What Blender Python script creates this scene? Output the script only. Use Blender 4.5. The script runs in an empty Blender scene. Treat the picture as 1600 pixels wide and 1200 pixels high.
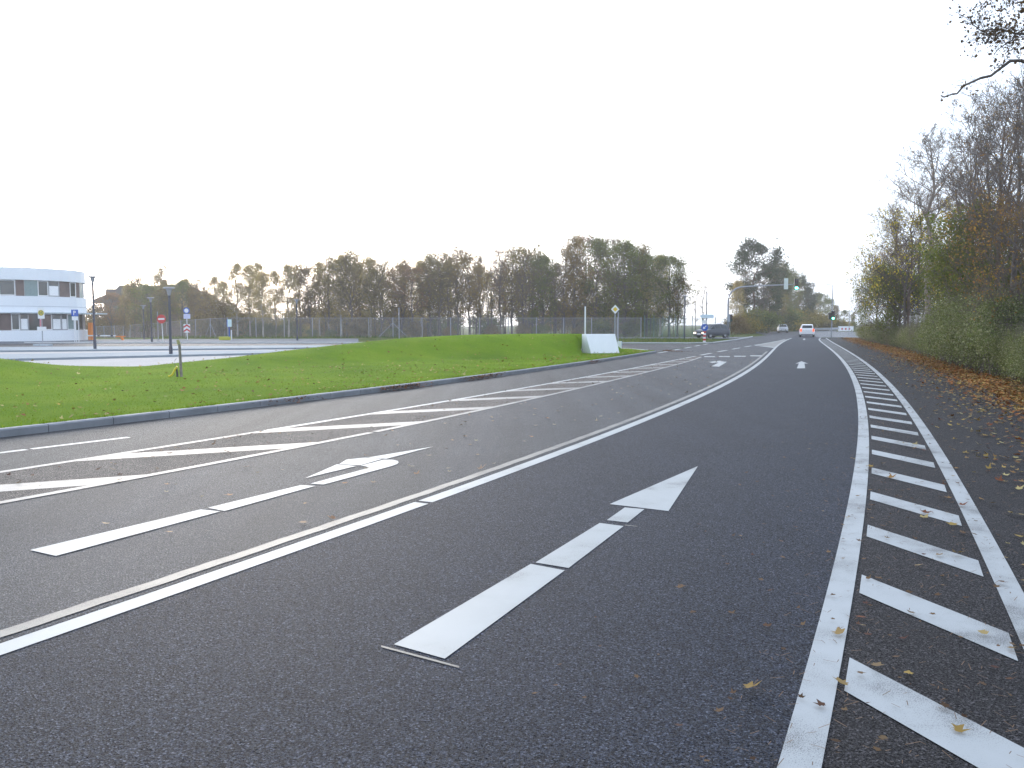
import bpy, math, random
import numpy as np
from mathutils import Vector, Matrix
S = bpy.context.scene
C = S.collection
R = math.radians
HAZE = 0.0007

# ------------------------------------------------------------------ camera
F, HOR, CAMH = 1294.0, 506.0, 1.6            # focal length and horizon row in pixels of the 1600x1200 photograph
PITCH = math.atan((600 - HOR) / F)
cd = bpy.data.cameras.new('camera'); cam = bpy.data.objects.new('camera', cd); C.objects.link(cam)
cd.sensor_width = 36; cd.lens = F / 1600 * 36; cd.clip_start = 0.05; cd.clip_end = 4000
cam.location = (0, 0, CAMH); cam.rotation_euler = (math.pi / 2 - PITCH, 0, 0)
S.camera = cam
S.view_settings.view_transform = 'Standard'; S.view_settings.look = 'None'
S.view_settings.exposure = 0.0; S.view_settings.gamma = 1
# ------------------------------------------------------------------ sky and sun
SUN_EL, SUN_AZ = 11.0, -19.0                  # low behind the trees, left of the view axis
w = bpy.data.worlds.new('World'); S.world = w; w.use_nodes = True
nt = w.node_tree; nt.nodes.clear()
sky = nt.nodes.new('ShaderNodeTexSky'); sky.sky_type = 'NISHITA'; sky.sun_disc = False
sky.sun_elevation = R(SUN_EL); sky.sun_rotation = R(SUN_AZ); sky.air_density = 1; sky.dust_density = 3; sky.ozone_density = 1
hs = nt.nodes.new('ShaderNodeHueSaturation'); hs.inputs['Saturation'].default_value = 0.45
ad = nt.nodes.new('ShaderNodeMixRGB'); ad.blend_type = 'ADD'; ad.inputs[0].default_value = 1
ad.inputs[2].default_value = (8.0, 9.5, 12.0, 1)       # bright thin overcast over the whole sky
bg = nt.nodes.new('ShaderNodeBackground'); bg.inputs[1].default_value = 0.12
wo = nt.nodes.new('ShaderNodeOutputWorld')
nt.links.new(sky.outputs[0], hs.inputs['Color']); nt.links.new(hs.outputs[0], ad.inputs[1])
nt.links.new(ad.outputs[0], bg.inputs[0]); nt.links.new(bg.outputs[0], wo.inputs[0])
sd = bpy.data.lights.new('sun', 'SUN'); sun = bpy.data.objects.new('sun', sd); C.objects.link(sun)
sd.energy = 1.5; sd.angle = R(32); sd.color = (1, 0.95, 0.89)
d = Vector((math.sin(R(SUN_AZ)) * math.cos(R(SUN_EL)), math.cos(R(SUN_AZ)) * math.cos(R(SUN_EL)), math.sin(R(SUN_EL))))
sun.rotation_euler = d.to_track_quat('Z', 'Y').to_euler(); sun.location = (-20, 60, 40)
S.cycles.max_bounces = 6; S.cycles.transparent_max_bounces = 16; S.cycles.transmission_bounces = 3
S.cycles.volume_bounces = 0; S.cycles.diffuse_bounces = 3; S.cycles.glossy_bounces = 3

# ------------------------------------------------------------------ helpers
def at(px, py, z=0.0):
    a = PITCH; u = px - 800; v = 600 - py
    dx, dy, dz = u, F * math.cos(a) + v * math.sin(a), -F * math.sin(a) + v * math.cos(a)
    t = (z - CAMH) / dz
    return (dx * t, dy * t)
def on(px, Y):                                # x of picture column px at distance Y (near the horizon row)
    return (px - 800) / F * Y * 1.0
def hgt(py, Y):                               # height of picture row py at distance Y
    return CAMH + (HOR - py) / F * Y
def dip(x, y):
    def ss(t):
        t = np.clip(t, 0, 1); return t * t * (3 - 2 * t)
    return -1.15 * ss((y - 99) / 35) * ss((8 - x) / 25)

_m = {}
def nodes(name):
    m = bpy.data.materials.new(name); m.use_nodes = True; t = m.node_tree
    return m, t, t.nodes['Principled BSDF']
def N(t, ty, **kw):
    n = t.nodes.new(ty)
    for k, v in kw.items(): setattr(n, k, v)
    return n
def coords(t, kind='Object', scale=None, rotz=0):
    tc = N(t, 'ShaderNodeTexCoord'); o = tc.outputs[kind]
    if scale or rotz:
        mp = N(t, 'ShaderNodeMapping'); t.links.new(o, mp.inputs[0])
        mp.inputs['Rotation'].default_value = (0, 0, rotz)
        if scale: mp.inputs['Scale'].default_value = scale
        o = mp.outputs[0]
    return o
def noise(t, vec, scale, detail=3, rough=0.5):
    n = N(t, 'ShaderNodeTexNoise'); n.inputs['Scale'].default_value = scale; n.inputs['Detail'].default_value = detail
    n.inputs['Roughness'].default_value = rough
    t.links.new(vec, n.inputs['Vector']); return n.outputs['Fac']
def ramp(t, fac, stops):
    r = N(t, 'ShaderNodeValToRGB'); e = r.color_ramp.elements
    e[0].position, e[0].color = stops[0][0], (*stops[0][1], 1)
    e[1].position, e[1].color = stops[-1][0], (*stops[-1][1], 1)
    for p, c in stops[1:-1]:
        q = e.new(p); q.color = (*c, 1)
    t.links.new(fac, r.inputs[0]); return r.outputs[0]
def mix(t, fac, a, b, mode='MIX'):
    m = N(t, 'ShaderNodeMixRGB', blend_type=mode)
    for i, v in ((0, fac), (1, a), (2, b)):
        if isinstance(v, (int, float)): m.inputs[i].default_value = v
        elif isinstance(v, tuple): m.inputs[i].default_value = (*v, 1)
        else: t.links.new(v, m.inputs[i])
    return m.outputs[0]
def bump(t, b, h, strength, dist=0.01):
    n = N(t, 'ShaderNodeBump'); n.inputs['Strength'].default_value = strength; n.inputs['Distance'].default_value = dist
    t.links.new(h, n.inputs['Height']); t.links.new(n.outputs[0], b.inputs['Normal'])
def plain(name, col, rough=0.6, metal=0.0, var=0.12, scale=6.0, spec=0.5, emit=None, es=0):
    if name in _m: return _m[name]
    m, t, b = nodes(name)
    v = noise(t, coords(t), scale, 4, .6)
    t.links.new(ramp(t, v, [(.25, tuple(c * (1 - var) for c in col)), (.75, tuple(min(1, c * (1 + var)) for c in col))]), b.inputs['Base Color'])
    b.inputs['Roughness'].default_value = rough; b.inputs['Metallic'].default_value = metal
    b.inputs['Specular IOR Level'].default_value = spec
    if emit:
        b.inputs['Emission Color'].default_value = (*emit, 1); b.inputs['Emission Strength'].default_value = es
    _m[name] = m; return m
def leafmat(name, cols, trans=0.35, rough=0.6):
    if name in _m: return _m[name]
    m, t, b = nodes(name)
    g = N(t, 'ShaderNodeNewGeometry')
    oi = N(t, 'ShaderNodeObjectInfo')
    n = len(cols)
    c = ramp(t, g.outputs['Random Per Island'], [(i / (n - 1), k) for i, k in enumerate(cols)])
    nz = noise(t, coords(t), .55, 2)
    c = mix(t, .75, c, ramp(t, nz, [(.3, (.62, .62, .6)), (.7, (1.45, 1.45, 1.35))]), 'MULTIPLY')
    c = mix(t, .5, c, ramp(t, oi.outputs['Random'], [(0, (.75, .72, .7)), (.5, (1, 1, 1)), (1, (1.25, 1.15, .95))]), 'MULTIPLY')
    t.links.new(c, b.inputs['Base Color']); b.inputs['Roughness'].default_value = rough
    b.inputs['Specular IOR Level'].default_value = .08
    tr = N(t, 'ShaderNodeBsdfTranslucent'); t.links.new(mix(t, 1, c, (1.5, 1.45, .9), 'MULTIPLY'), tr.inputs[0])
    mx = N(t, 'ShaderNodeMixShader'); mx.inputs[0].default_value = trans
    t.links.new(b.outputs[0], mx.inputs[1]); t.links.new(tr.outputs[0], mx.inputs[2])
    t.links.new(mx.outputs[0], t.nodes['Material Output'].inputs[0])
    _m[name] = m; return m

def asphalt(name, base, speck, rough, streak=.25, bs=.8, big=.2, spec=.3):
    m, t, b = nodes(name)
    o = coords(t)
    v = N(t, 'ShaderNodeTexVoronoi'); v.inputs['Scale'].default_value = 135; t.links.new(o, v.inputs['Vector'])
    cell = ramp(t, N2(t, v.outputs['Color']), [(.15, tuple(c * .3 for c in base)), (.62, base), (.82, tuple(c * 1.7 for c in base)), (.98, speck)])
    fine = noise(t, o, 260, 2)
    c = mix(t, .6, cell, ramp(t, fine, [(.3, (.55, .55, .55)), (.7, (1.45, 1.45, 1.45))]), 'MULTIPLY')
    lng = noise(t, coords(t, scale=(1.5, .05, 1), rotz=R(21.5)), 1.0, 3)
    c = mix(t, .75, c, ramp(t, noise(t, o, 90, 3, .75), [(.36, (.3, .3, .3)), (.62, (1.6, 1.6, 1.6))]), 'MULTIPLY')  # darkens the pits of the grit in colour, like shade in the relief
    c = mix(t, streak, c, ramp(t, lng, [(.3, (.5, .5, .5)), (.7, (1.6, 1.57, 1.52))]), 'MULTIPLY')
    bg_ = noise(t, o, .45, 5, .65)
    c = mix(t, big, c, ramp(t, bg_, [(.3, (.5, .52, .55)), (.7, (1.5, 1.46, 1.42))]), 'MULTIPLY')
    t.links.new(c, b.inputs['Base Color']); b.inputs['Roughness'].default_value = rough
    grit = noise(t, o, 90, 3, .75)
    cav = mix(t, .5, grit, fine)
    sp = ramp(t, cav, [(.40, (.0, .0, .0)), (.60, (spec * 2.2,) * 3)])
    t.links.new(N2(t, sp), b.inputs['Specular IOR Level'])
    h = mix(t, .35, mix(t, .5, v.outputs['Distance'], fine), grit)
    bump(t, b, h, bs, .014)
    return m
def N2(t, col):
    s = N(t, 'ShaderNodeSeparateColor'); t.links.new(col, s.inputs[0]); return s.outputs[0]

def tag(o, label=None, cat=None, group=None, kind=None):
    if label: o['label'] = label
    if cat: o['category'] = cat
    if group: o['group'] = group
    if kind: o['kind'] = kind
    return o
def thing(name, label, cat, loc=(0, 0, 0), rz=0, group=None):
    o = bpy.data.objects.new(name, None); C.objects.link(o); o.empty_display_size = .3
    o.location = loc; o.rotation_euler = (0, 0, rz)
    return tag(o, label, cat, group)
def copy_tree(o, parent=None):
    kids = [c for c in C.objects if c.parent == o]
    c = o.copy(); C.objects.link(c); c.parent = parent
    for k in kids: copy_tree(k, c)
    return c

class MB:
    def __init__(s): s.v = []; s.f = []
    def quad(s, a, b, c, d):
        i = len(s.v); s.v += [tuple(a), tuple(b), tuple(c), tuple(d)]; s.f.append((i, i + 1, i + 2, i + 3)); return s
    def box(s, x0, x1, y0, y1, z0, z1, mtx=None):
        i = len(s.v); p = [(x, y, z) for z in (z0, z1) for y in (y0, y1) for x in (x0, x1)]
        if mtx: p = [tuple(mtx @ Vector(q)) for q in p]
        s.v += p
        for f in ((0, 2, 3, 1), (4, 5, 7, 6), (0, 1, 5, 4), (2, 6, 7, 3), (0, 4, 6, 2), (1, 3, 7, 5)): s.f.append(tuple(i + k for k in f))
        return s
    def prism(s, pts, z0, z1):               # pts counter-clockwise (x,y)
        i = len(s.v); n = len(pts)
        s.v += [(x, y, z0) for x, y in pts] + [(x, y, z1) for x, y in pts]
        s.f.append(tuple(i + k for k in reversed(range(n)))); s.f.append(tuple(i + n + k for k in range(n)))
        for k in range(n): q = (k + 1) % n; s.f.append((i + k, i + q, i + n + q, i + n + k))
        return s
    def plate(s, pts, y0, y1):               # outline pts (x,z) with thickness along y
        i = len(s.v); n = len(pts)
        s.v += [(x, y0, z) for x, z in pts] + [(x, y1, z) for x, z in pts]
        s.f.append(tuple(i + k for k in range(n))); s.f.append(tuple(i + n + k for k in reversed(range(n))))
        for k in range(n): q = (k + 1) % n; s.f.append((i + k, i + n + k, i + n + q, i + q))
        return s
    def tube(s, pts, r, n=8, caps=True):
        P = [Vector(p) for p in pts]; rr = r if isinstance(r, (list, tuple)) else [r] * len(P); i0 = len(s.v)
        for k, p in enumerate(P):
            d = (P[min(k + 1, len(P) - 1)] - P[max(k - 1, 0)]).normalized()
            u = d.cross(Vector((0, 0, 1)))
            if u.length < .05: u = d.cross(Vector((1, 0, 0)))
            u.normalize(); v = d.cross(u)
            for j in range(n):
                a = 2 * math.pi * j / n; s.v.append(tuple(p + (u * math.cos(a) + v * math.sin(a)) * rr[k]))
        for k in range(len(P) - 1):
            for j in range(n):
                a, b = i0 + k * n + j, i0 + k * n + (j + 1) % n; s.f.append((a, a + n, b + n, b))
        if caps: s.f.append(tuple(i0 + j for j in range(n))); s.f.append(tuple(i0 + (len(P) - 1) * n + j for j in reversed(range(n))))
        return s
    def build(s, name, mat, parent=None, smooth=False, bevel=0):
        me = bpy.data.meshes.new(name); me.from_pydata(s.v, [], s.f); me.validate(); me.update()
        o = bpy.data.objects.new(name, me); C.objects.link(o); me.materials.append(mat)
        if parent: o.parent = parent
        if smooth:
            for p in me.polygons: p.use_smooth = True
        if bevel:
            b = o.modifiers.new('bevel', 'BEVEL'); b.width = bevel; b.segments = 2; b.limit_method = 'ANGLE'
        return o
def mesh_np(name, V, Fq, mat, parent=None, smooth=False):    # V (n,3), Fq (m,k) arrays
    me = bpy.data.meshes.new(name); k = Fq.shape[1]
    me.vertices.add(len(V)); me.vertices.foreach_set('co', V.astype(np.float32).ravel())
    me.loops.add(Fq.size); me.loops.foreach_set('vertex_index', Fq.astype(np.int32).ravel())
    me.polygons.add(len(Fq)); me.polygons.foreach_set('loop_start', np.arange(0, Fq.size, k, dtype=np.int32))
    me.polygons.foreach_set('loop_total', np.full(len(Fq), k, dtype=np.int32))
    me.update(calc_edges=True); me.materials.append(mat)
    if smooth: me.polygons.foreach_set('use_smooth', np.ones(len(Fq), dtype=bool))
    o = bpy.data.objects.new(name, me); C.objects.link(o)
    if parent: o.parent = parent
    return o
def struct(o): o['kind'] = 'structure'; return o

# ------------------------------------------------------------------ the lines the road is laid out on
def curve(pts, deg=3, z=0.0, w=None):
    P = np.array([at(x, y, z) for x, y in pts]); wt = 1 / P[:, 1] if w is None else w
    c = np.polyfit(P[:, 1], P[:, 0], deg, w=wt); lo, hi = P[:, 1].min(), P[:, 1].max(); dc = np.polyder(c)
    def f(y):
        y = np.asarray(y, float); q = np.clip(y, lo, hi)
        return np.polyval(c, q) + np.polyval(dc, q) * (y - q)
    return f
EDGE = curve([(1250, 1200), (1272, 1100), (1295.5, 1000), (1317, 913), (1329, 847), (1336, 800), (1344.5, 747), (1348.5, 680), (1348, 647), (1341.5, 613), (1334.5, 590), (1325, 575), (1313.5, 560), (1296, 544), (1282.5, 528)], 5)
OUTER = curve([(1602, 980), (1574, 913), (1558, 880), (1540, 847), (1524, 813), (1507, 780), (1490, 747), (1470, 713), (1447.5, 680), (1421, 647), (1395, 613), (1369, 580), (1363, 571), (1342, 560), (1325, 549), (1304.5, 538), (1292, 529)], 4)
MAIN = curve([(0, 1015), (200, 948), (400, 881), (500, 841), (662, 786.5), (700, 772), (800, 732), (900, 695), (1000, 661), (1040, 646), (1151.6, 590), (1184, 567), (1213, 543), (1235, 529)], 4)
OLD = curve([(0, 987), (146, 939), (254, 904), (400, 859), (525, 812.5), (600, 789), (700, 753), (800, 720), (900, 686), (1000, 654), (1040, 638), (1151.6, 583), (1210.6, 543)], 4)
_od = np.polyfit([4, 8, 14, 22, 30], [float(MAIN(q) - OLD(q)) for q in (4, 8, 14, 22, 30)], 1)
print('OLD OFFSET', [(q, round(float(MAIN(q) - OLD(q)), 3)) for q in (4, 6, 8, 14, 22, 30, 40)])
OLD = lambda y: MAIN(y) - np.clip(np.polyval(_od, np.asarray(y, float)), .2, .9)
L1 = curve([(0, 739), (200, 706), (405, 675), (580, 647.5), (707, 625), (800, 611), (900, 591), (1000, 572.5), (1088, 556.8), (1131, 549), (1167, 541), (1224, 531)], 4)
L2 = curve([(0, 786), (112, 766), (220, 745), (400, 712.5), (500, 691), (585, 676), (670, 657.5), (775, 635), (800, 631), (900, 608.6), (954.7, 594.4), (1022, 579), (1097, 557)], 4)
KERB = curve([(0, 684.5), (87, 674), (200, 659), (400, 637.5), (550, 620), (650, 606), (800, 585), (900, 571), (966, 561.5), (1020, 551), (1108, 538.5), (1144, 531), (1169, 526.5), (1225, 521)], 4)
LEFTDASH = curve([(0, 708), (190, 685)], 1)

def ys(y0, y1, n=60, p=1.6):
    t = np.linspace(0, 1, n) ** p; return y0 + (y1 - y0) * t
def wob(y): return (.005 * np.sin(np.asarray(y) * 9.1) + .004 * np.sin(np.asarray(y) * 23.7 + 1))
def strip(f, g, Y, z):                        # ground sheet between two curves
    Y = np.asarray(Y); a, b = np.asarray(f(Y)), np.asarray(g(Y)); n = len(Y)
    V = np.zeros((2 * n, 3)); V[:n, 0] = a; V[:n, 1] = Y; V[n:, 0] = b; V[n:, 1] = Y; V[:, 2] = z
    i = np.arange(n - 1); return V, np.stack([i, i + n, i + n + 1, i + 1], 1)
def ribbon(f, y0, y1, wid, z, n=80, off=0.0):
    Y = ys(y0, y1, n); X = np.asarray(f(Y)); dx = (np.asarray(f(Y + .05)) - np.asarray(f(Y - .05))) / .1
    L = np.sqrt(1 + dx * dx); nx, ny = 1 / L, -dx / L
    V = np.zeros((2 * n, 3)); V[:, 2] = z
    for k, o in ((0, off - wid / 2), (1, off + wid / 2)):
        V[k * n:(k + 1) * n, 0] = X + nx * o; V[k * n:(k + 1) * n, 1] = Y + ny * o
    i = np.arange(n - 1); return V, np.stack([i, i + n, i + n + 1, i + 1], 1)

# ------------------------------------------------------------------ ground materials
M_old = asphalt('old asphalt', (.030, .034, .045), (.115, .122, .138), .62, .6, 1.0, .5, .26)
M_new = asphalt('new asphalt', (.0150, .0200, .0345), (.078, .092, .128), .66, .14, 1.0, .3, .19)
M_path = asphalt('path asphalt', (.017, .0165, .020), (.085, .08, .088), .7, .1, 1.0, .4, .2)
M_lane = asphalt('smooth asphalt', (.044, .046, .052), (.11, .11, .112), .65, .7, .4, .2, .2)
M_zone = asphalt('dirty asphalt', (.085, .074, .068), (.24, .21, .19), .7, .3, .9, .9)
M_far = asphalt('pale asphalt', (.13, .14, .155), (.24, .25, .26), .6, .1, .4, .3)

def paint(name, col, wear, rough=.5):
    m, t, b = nodes(name); o = coords(t)
    a = noise(t, o, 170, 3, .7); g = noise(t, o, 1.6, 5, .6)
    f = mix(t, .5, a, g); k = ramp(t, f, [(wear - .05, (1, 1, 1)), (wear + .04, (0, 0, 0))])
    c = mix(t, k, mix(t, .5, col, ramp(t, g, [(.3, (.82, .82, .8)), (.7, (1.1, 1.1, 1.1))]), 'MULTIPLY'), (.07, .068, .07))
    t.links.new(c, b.inputs['Base Color']); b.inputs['Roughness'].default_value = rough
    bump(t, b, noise(t, o, 220, 2), .35, .003)
    return m
P_white = paint('white road paint', (.335, .355, .36), .41)
P_worn = paint('worn road paint', (.215, .213, .208), .46)
P_old = paint('faded road paint', (.17, .165, .148), .47)
P_edge = paint('gritty edge paint', (.345, .365, .375), .445)

def grassmat(name, a, b_, c_, s=.5):
    m, t, b = nodes(name); o = coords(t)
    n1 = noise(t, o, s, 5, .6); n2 = noise(t, o, 38, 4, .7)
    c = ramp(t, n1, [(.32, a), (.5, b_), (.68, c_)])
    c = mix(t, .6, c, ramp(t, noise(t, o, .12, 4), [(.35, (.72, .78, .7)), (.65, (1.25, 1.18, 1.2))]), 'MULTIPLY')
    c = mix(t, .8, c, ramp(t, n2, [(.3, (.45, .5, .4)), (.7, (1.5, 1.45, 1.4))]), 'MULTIPLY')
    t.links.new(c, b.inputs['Base Color']); b.inputs['Roughness'].default_value = .85
    b.inputs['Specular IOR Level'].default_value = .02
    bump(t, b, n2, .9, .03); return m
M_lawn = grassmat('lawn', (.098, .182, .008), (.13, .222, .010), (.165, .245, .016))
M_rough = grassmat('rough grass', (.045, .075, .02), (.07, .10, .025), (.12, .105, .045), .25)
M_soil = grassmat('leafy soil', (.05, .038, .022), (.09, .055, .026), (.075, .085, .025), 1.2)

# ------------------------------------------------------------------ ground, road, pavements
gx = np.concatenate([np.linspace(-900, -120, 12), np.linspace(-110, 150, 80), np.linspace(170, 900, 12)])
gy = np.concatenate([np.linspace(-200, 60, 8), np.linspace(70, 260, 50), np.linspace(280, 900, 12)])
GX, GY = np.meshgrid(gx, gy); GZ = -.05 + dip(GX, GY)
V = np.stack([GX.ravel(), GY.ravel(), GZ.ravel()], 1); nx_ = len(gx)
ii = (np.arange(len(gy) - 1)[:, None] * nx_ + np.arange(nx_ - 1)[None]).ravel()
struct(mesh_np('ground', V, np.stack([ii, ii + 1, ii + nx_ + 1, ii + nx_], 1), M_rough, smooth=True))
Yr = ys(-12, 205, 90)
HEDGE = lambda y: EDGE(y) + 3.75
PATHR = lambda y: EDGE(y) + np.clip(3.1 + (np.asarray(y) - 8) * .004, 2.9, 3.3)
KIN = lambda y: KERB(y) - .04
o = struct(mesh_np('road', *strip(KIN, EDGE, Yr, 0.0), M_old))
Y1 = ys(-12, 47, 50)
struct(mesh_np('road_lane', *strip(KIN, lambda y: L1(y), Y1, .002), M_lane))
struct(mesh_np('hatched_zone', *strip(L1, L2, ys(1.0, 41, 50), .0025), M_zone))
struct(mesh_np('new_lane', *strip(lambda y: OLD(y) + .12, EDGE, ys(-12, 130, 80), .002), M_new))
struct(mesh_np('footpath', *strip(EDGE, PATHR, ys(-12, 94, 70), .001), M_path))
struct(mesh_np('verge', *strip(lambda y: PATHR(y) - .01, lambda y: EDGE(y) + 16, ys(-12, 100, 60), -.02), M_soil))
# side road mouth and the second side road where the estate car waits
mb = MB(); mb.v = [(-60, 58, .003), (7.0, 51.2, .003), (7.9, 45.9, .003), (11.6, 56, .003), (15.7, 65.4, .003), (-60, 68, .003)]; mb.f = [(0, 1, 2, 3, 4, 5)]
struct(mb.build('side_road', M_lane))
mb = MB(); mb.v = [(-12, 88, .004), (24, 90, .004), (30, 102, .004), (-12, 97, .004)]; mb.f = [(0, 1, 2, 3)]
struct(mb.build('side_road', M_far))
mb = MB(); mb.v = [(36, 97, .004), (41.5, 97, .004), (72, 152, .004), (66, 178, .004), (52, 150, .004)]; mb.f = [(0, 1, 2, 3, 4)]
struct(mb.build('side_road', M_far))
mb = MB(); mb.v = [(36, 118, .002), (41, 118, .002), (62, 170, .002), (50, 172, .002), (44, 150, .002)]; mb.f = [(0, 1, 2, 3, 4)]
struct(mb.build('lay_by', M_old))
# thin pale kerb stones
M_kerb = plain('kerb stone', (.20, .215, .235), .7, var=.18, scale=3)
M_palek = plain('pale kerb', (.42, .43, .44), .7)
mb = MB()
y = -12.0; Yk = []
while y < 46.2: Yk.append(y); y += .93
for a, b in zip(Yk[:-1], Yk[1:]):
    P = []
    for yy, e in ((a, .006), (b, -.006)):
        t = yy + e; x = float(KERB(t)); dx = float(KERB(t + .1) - KERB(t - .1)) / .2; L = math.hypot(dx, 1)
        P.append(((x, t), (x - .15 / L, t + .15 * dx / L), (x - .02 / L, t + .02 * dx / L)))
    (q0, r0, c0), (q1, r1, c1) = P
    i = len(mb.v); h = .12
    mb.v += [(*q0, -.04), (*q0, h - .02), (*c0, h), (*r0, h), (*r0, -.04), (*q1, -.04), (*q1, h - .02), (*c1, h), (*r1, h), (*r1, -.04)]
    for k in range(4): mb.f.append((i + k, i + k + 1, i + k + 6, i + k + 5))
    mb.f += [(i, i + 4, i + 3, i + 2, i + 1), (i + 5, i + 6, i + 7, i + 8, i + 9)]
struct(mb.build('kerb', M_kerb))
# dirty gutter line at the kerb foot
M_gut = plain('gutter dirt', (.045, .038, .03), .9, var=.5, scale=9)
mb = MB().tube([(7.9, 46.1, .05), (7.6, 48.5, .05), (6.9, 51.0, .05), (3, 52.3, .05), (-6, 53.6, .05)], .07, 6)
struct(mb.build('kerb', M_palek))
mb = MB().tube([(-40, 68.0, .05), (10, 67.2, .05), (14.2, 66.6, .05), (16.4, 67.8, .05), (21.5, 80, .05), (29, 100, .05)], .08, 6)
struct(mb.build('kerb', M_palek))
# car park strips on the left
M_c1 = plain('pale paving', (.36, .345, .34), .85, var=.08, scale=.6)
M_c2 = plain('bluish paving', (.235, .275, .31), .85, var=.08, scale=.8)
M_c3 = plain('car park asphalt', (.085, .10, .125), .8, var=.12, scale=.5)
def quadpx(nm, l, r, ytl, ytr, ybl, ybr, z, mat, thick=0):
    P = [at(l, ybl), at(r, ybr), at(r, ytr), at(l, ytl)]
    b = MB()
    if thick: b.prism([(p[0], p[1]) for p in P], z - thick, z)
    else: b.v = [(p[0], p[1], z) for p in P]; b.f = [(0, 1, 2, 3)]
    return struct(b.build(nm, mat))
quadpx('car_park', -260, 560, 531.5, 529, 546, 541, .0, M_c3)
quadpx('pavement', -260, 520, 546, 541.5, 553, 545, .10, M_c2, .14)
quadpx('car_park', -260, 520, 552.5, 545, 560, 548.5, .0, M_c1)
quadpx('pavement', -260, 500, 560.5, 549, 571, 552, .10, M_c2, .14)
quadpx('car_park', -260, 500, 570.5, 552, 590, 563, .002, M_c1)

# ------------------------------------------------------------------ lawn with its two banks
bank = [(-12.8, 29, .02), (-10.8, 31, .20), (-8.9, 33.2, .44), (-6.7, 36, .68), (-4.7, 38.3, .86), (-2, 40.5, .97), (1, 42.3, .99), (3.6, 43.4, .97), (5.0, 43.9, .80), (6.1, 44.6, .0)]
bx_, by_, bh_ = (np.array(c) for c in zip(*bank))
def lawn_z(x, y):
    cy = np.interp(x, bx_, by_); ch = np.interp(x, bx_, bh_); d = y - cy
    wdt = np.where(d < 0, np.interp(x, [1.5, 3.2, 3.6], [6.2, 4.0, .35]), 5.0); t = np.clip(np.abs(d) / wdt, 0, 1)
    h = ch * (1 - t * t * (3 - 2 * t))
    m = np.exp(-(((x + 16.8) / 3.0) ** 2 + ((y - 23.6) / 3.2) ** 2)) * .66
    return .105 + h + m
back = [(-60, 26), (-24, 25.2), (-18, 27.6), (-13.2, 28.9), (-12, 33), (-10, 38.5), (-6.5, 42.8), (-2, 46.5), (2.2, 49.5), (5.0, 50.9), (6.9, 50.6)]
ts = np.concatenate([np.linspace(-40, -8, 60), np.linspace(-7.8, 46, 130)])     # kerb parameter y
ts = np.unique(np.concatenate([np.linspace(-12, 46.0, 180)]))
kx = KERB(ts) - .15
bkx = np.array([p[0] for p in back]); bky = np.array([p[1] for p in back])
s_ = (ts - ts[0]) / (ts[-1] - ts[0])
bl = np.concatenate([[0], np.cumsum(np.hypot(np.diff(bkx), np.diff(bky)))]); bs = np.interp(s_, [0, .35, .52, 1], [0, 36, 48, bl[-1]])
BX, BY = np.interp(bs, bl, bkx), np.interp(bs, bl, bky)
nt_ = 90; tt = np.linspace(0, 1, nt_)
LX = kx[None] * (1 - tt[:, None]) + BX[None] * tt[:, None]; LY = ts[None] * (1 - tt[:, None]) + BY[None] * tt[:, None]
LZ = lawn_z(LX, LY); LZ[0] = .11
LZ = np.where(tt[:, None] > .97, LZ * .3 - .02, LZ)
V = np.stack([LX.ravel(), LY.ravel(), LZ.ravel()], 1); n_ = len(ts)
ii = (np.arange(nt_ - 1)[:, None] * n_ + np.arange(n_ - 1)[None]).ravel()
struct(mesh_np('lawn', V, np.stack([ii, ii + 1, ii + n_ + 1, ii + n_], 1), M_lawn, smooth=True))
rng = np.random.default_rng(5)
def on_lawn(n, bias=1.0):
    a = rng.random(n) * .97 + .02; b = rng.random(n) ** bias * .93 + .005
    i = a * (n_ - 1); t = np.interp(i, np.arange(n_), ts); x0 = np.interp(i, np.arange(n_), kx); x1 = np.interp(i, np.arange(n_), BX); y1 = np.interp(i, np.arange(n_), BY)
    x = x0 * (1 - b) + x1 * b; y = t * (1 - b) + y1 * b
    return x, y, lawn_z(x, y)
def blades(x, y, z, h0, h1, wd):
    n = len(x); a = rng.random(n) * 6.283; h = h0 + (h1 - h0) * rng.random(n)
    V = np.zeros((n, 3, 3)); c, s = np.cos(a) * wd, np.sin(a) * wd
    V[:, 0] = np.stack([x - c, y - s, z - .005], 1); V[:, 1] = np.stack([x + c, y + s, z - .005], 1)
    V[:, 2] = np.stack([x + (rng.random(n) - .5) * h * .9, y + (rng.random(n) - .5) * h * .9, z + h], 1)
    return V.reshape(-1, 3), np.arange(3 * n).reshape(n, 3)
M_blade = leafmat('grass blades', [(.095, .165, .008), (.125, .21, .010), (.155, .24, .016), (.20, .26, .03)], .4)
x, y, z = on_lawn(150000, 1.3); k = (y > 8) & (x > -20)
tag(mesh_np('grass', *blades(x[k], y[k], z[k], .012, .032, .006), M_blade), 'short mown green grass covering the lawn and its bank', 'grass', kind='stuff')
y = rng.uniform(8, 46, 9000); x = KERB(y) - .15 - np.abs(rng.normal(0, .05, 9000)); kk = np.sin(y * 3.1) + np.sin(y * 7.7) + rng.normal(0, .8, 9000) > -.2
tag(mesh_np('kerb_grass', *blades(x[kk], y[kk], np.full(kk.sum(), .11), .03, .085, .006), M_blade), 'ragged grass fringe growing over the kerb stones', 'grass', kind='stuff')
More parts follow.
